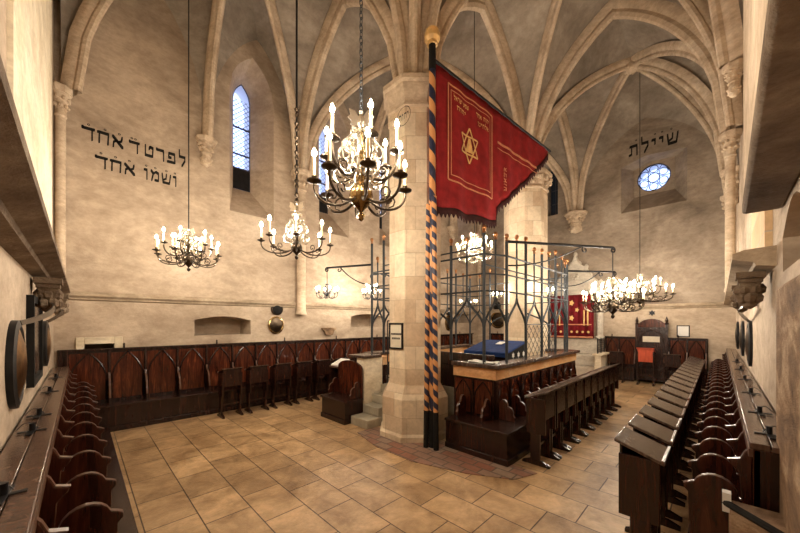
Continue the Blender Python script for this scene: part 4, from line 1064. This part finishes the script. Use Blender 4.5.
    if hang == 'chain':
        z = zt; i = 0; pl = .052
        while z < ztop:
            pts = []
            for q in range(10):
                an = 2*PI*q/10; u = .014*math.cos(an); w = .036*math.sin(an)
                pts.append((x+(u if i % 2 else 0), y+(0 if i % 2 else u), z+.03+w))
            m.tube(pts, .0045, 4, closed=True); z += pl; i += 1
        part(m, 'chain', 'greyiron', t)
    else:
        m.tube([(x, y, zt-.02), (x, y, ztop)], .009 if hang == 'rod' else .014, 6); part(m, 'suspension_rod', 'iron', t)
        if hang == 'beads':
            m = MB(); z = zt
            while z < zt+1.4: m.lathe([(.004, z), (.03, z+.05), (.012, z+.09), (.035, z+.13), (.004, z+.18)], (x, y, 0), 8); z += .2
            part(m, 'turned_beads', metal, t)
    return t
chandelier(1.645, 2.1, 3.23, [(.375, 0, 8, .25), (.30, .26, 6, .1)], 'large nearest brass chandelier with round ball, hanging before the near pillar', 9.9, .56, .1, 'brass', 'brightbrass', .17, 'chain', armm='darkbrass')
chandelier(1.36, 6.65, 3.3, [(.48, 0, 8, .2), (.36, .16, 6, 0)], 'leftmost chandelier with many candles, hanging below the Hebrew lettering', 9.9, .4, .1, 'darkbrass', 'brightbrass', .16)
chandelier(2.15, 4.2, 3.22, [(.46, 0, 8, .3)], 'chandelier on a beaded rod in front of the back wall shaft', 9.95, .5, .08, 'darkbrass', 'brightbrass', .16, 'beads')
chandelier(7.0, 4.36, 3.85, [(.44, 0, 8, .1), (.3, .2, 6, .3)], 'silvery chandelier hanging under the red banner above the platform', 9.95, .42, .09, 'brightbrass', 'brightbrass', .14)
chandelier(7.3, 1.47, 2.5, [(.5, 0, 10, .1), (.34, .16, 8, 0)], 'crowded chandelier hanging from the iron bracket arm of the grille', 3.5, .42, .11, 'darkbrass', 'brightbrass', .14)
chandelier(12.3, 1.76, 2.95, [(.8, 0, 14, .1), (.5, .25, 8, .2)], 'wide rightmost chandelier on a long rod before the east wall', 9.9, .6, .13, 'darkbrass', 'brightbrass', .18)
chandelier(4.44, 7.06, 2.86, [(.27, 0, 6, .2)], 'small chandelier hanging from the left bracket arm before the back wall', 3.45, .3, .05, 'iron', 'iron', .06, detail=False)
chandelier(6.2, 7.4, 2.95, [(.26, 0, 8, .1), (.16, .16, 5, .3)], 'small chandelier just left of the near pillar, by the back wall', 3.5, .35, .05, 'iron', 'brightbrass', .07, detail=False)
chandelier(10.2, 6.6, 2.8, [(.3, 0, 6, .3)], 'small chandelier behind the grille near the back wall plates', 3.35, .3, .05, 'iron', 'iron', .06, detail=False)
chandelier(9.6, 1.9, 2.75, [(.3, 0, 6, .3)], 'small chandelier on the far bracket arm right of the grille', 3.35, .3, .05, 'iron', 'iron', .08, detail=False)
# candelabra on the grille's far rail
for x, y, lb in ((8.95, 4.78, 'three-candle holder on the far grille rail, left one'), (8.95, 3.3, 'three-candle holder on the far grille rail, right one')):
    t = thing('rail_candelabrum', lb, 'candelabrum', (x, y, 2.66), 'candle holders on the grille rail')
    m = MB(); m.tube([(x+.1, y, 2.66), (x, y, 2.70), (x, y, 2.85)], .012, 6); m.tube([(x, y-.14, 2.9), (x, y-.1, 2.82), (x, y, 2.8), (x, y+.1, 2.82), (x, y+.14, 2.9)], .01, 6); part(m, 'bracket', 'iron', t)
    for dy in (-.14, 0, .14):
        c = part(MB().lathe([(.013, 2.88), (.013, 2.98)], (x, y+dy, 0), 8), 'candle', 'candle', t)
        part(MB().lathe([(.004, 2.98), (.016, 2.992), (.02, 3.006), (.011, 3.028), (.003, 3.046)], (x, y+dy, 0), 6), 'bulb', 'bulb', c, 'lit bulb', smooth=False)

# ------------------------------------------------------------------ world and view
w = bpy.data.worlds.new('world'); sc.world = w; w.use_nodes = True
bg = w.node_tree.nodes['Background']; bg.inputs[0].default_value = (.52, .64, 1.0, 1); bg.inputs[1].default_value = 3.2
vs = sc.view_settings; vs.view_transform = 'Standard'; vs.look = 'None'; vs.exposure = 0.5; vs.gamma = 1.0; vs.use_curve_mapping = False
sc.cycles.sample_clamp_indirect = 6; sc.cycles.max_bounces = 8; sc.cycles.diffuse_bounces = 5; sc.cycles.caustics_reflective = False; sc.cycles.caustics_refractive = False
sc.cycles.blur_glossy = .1
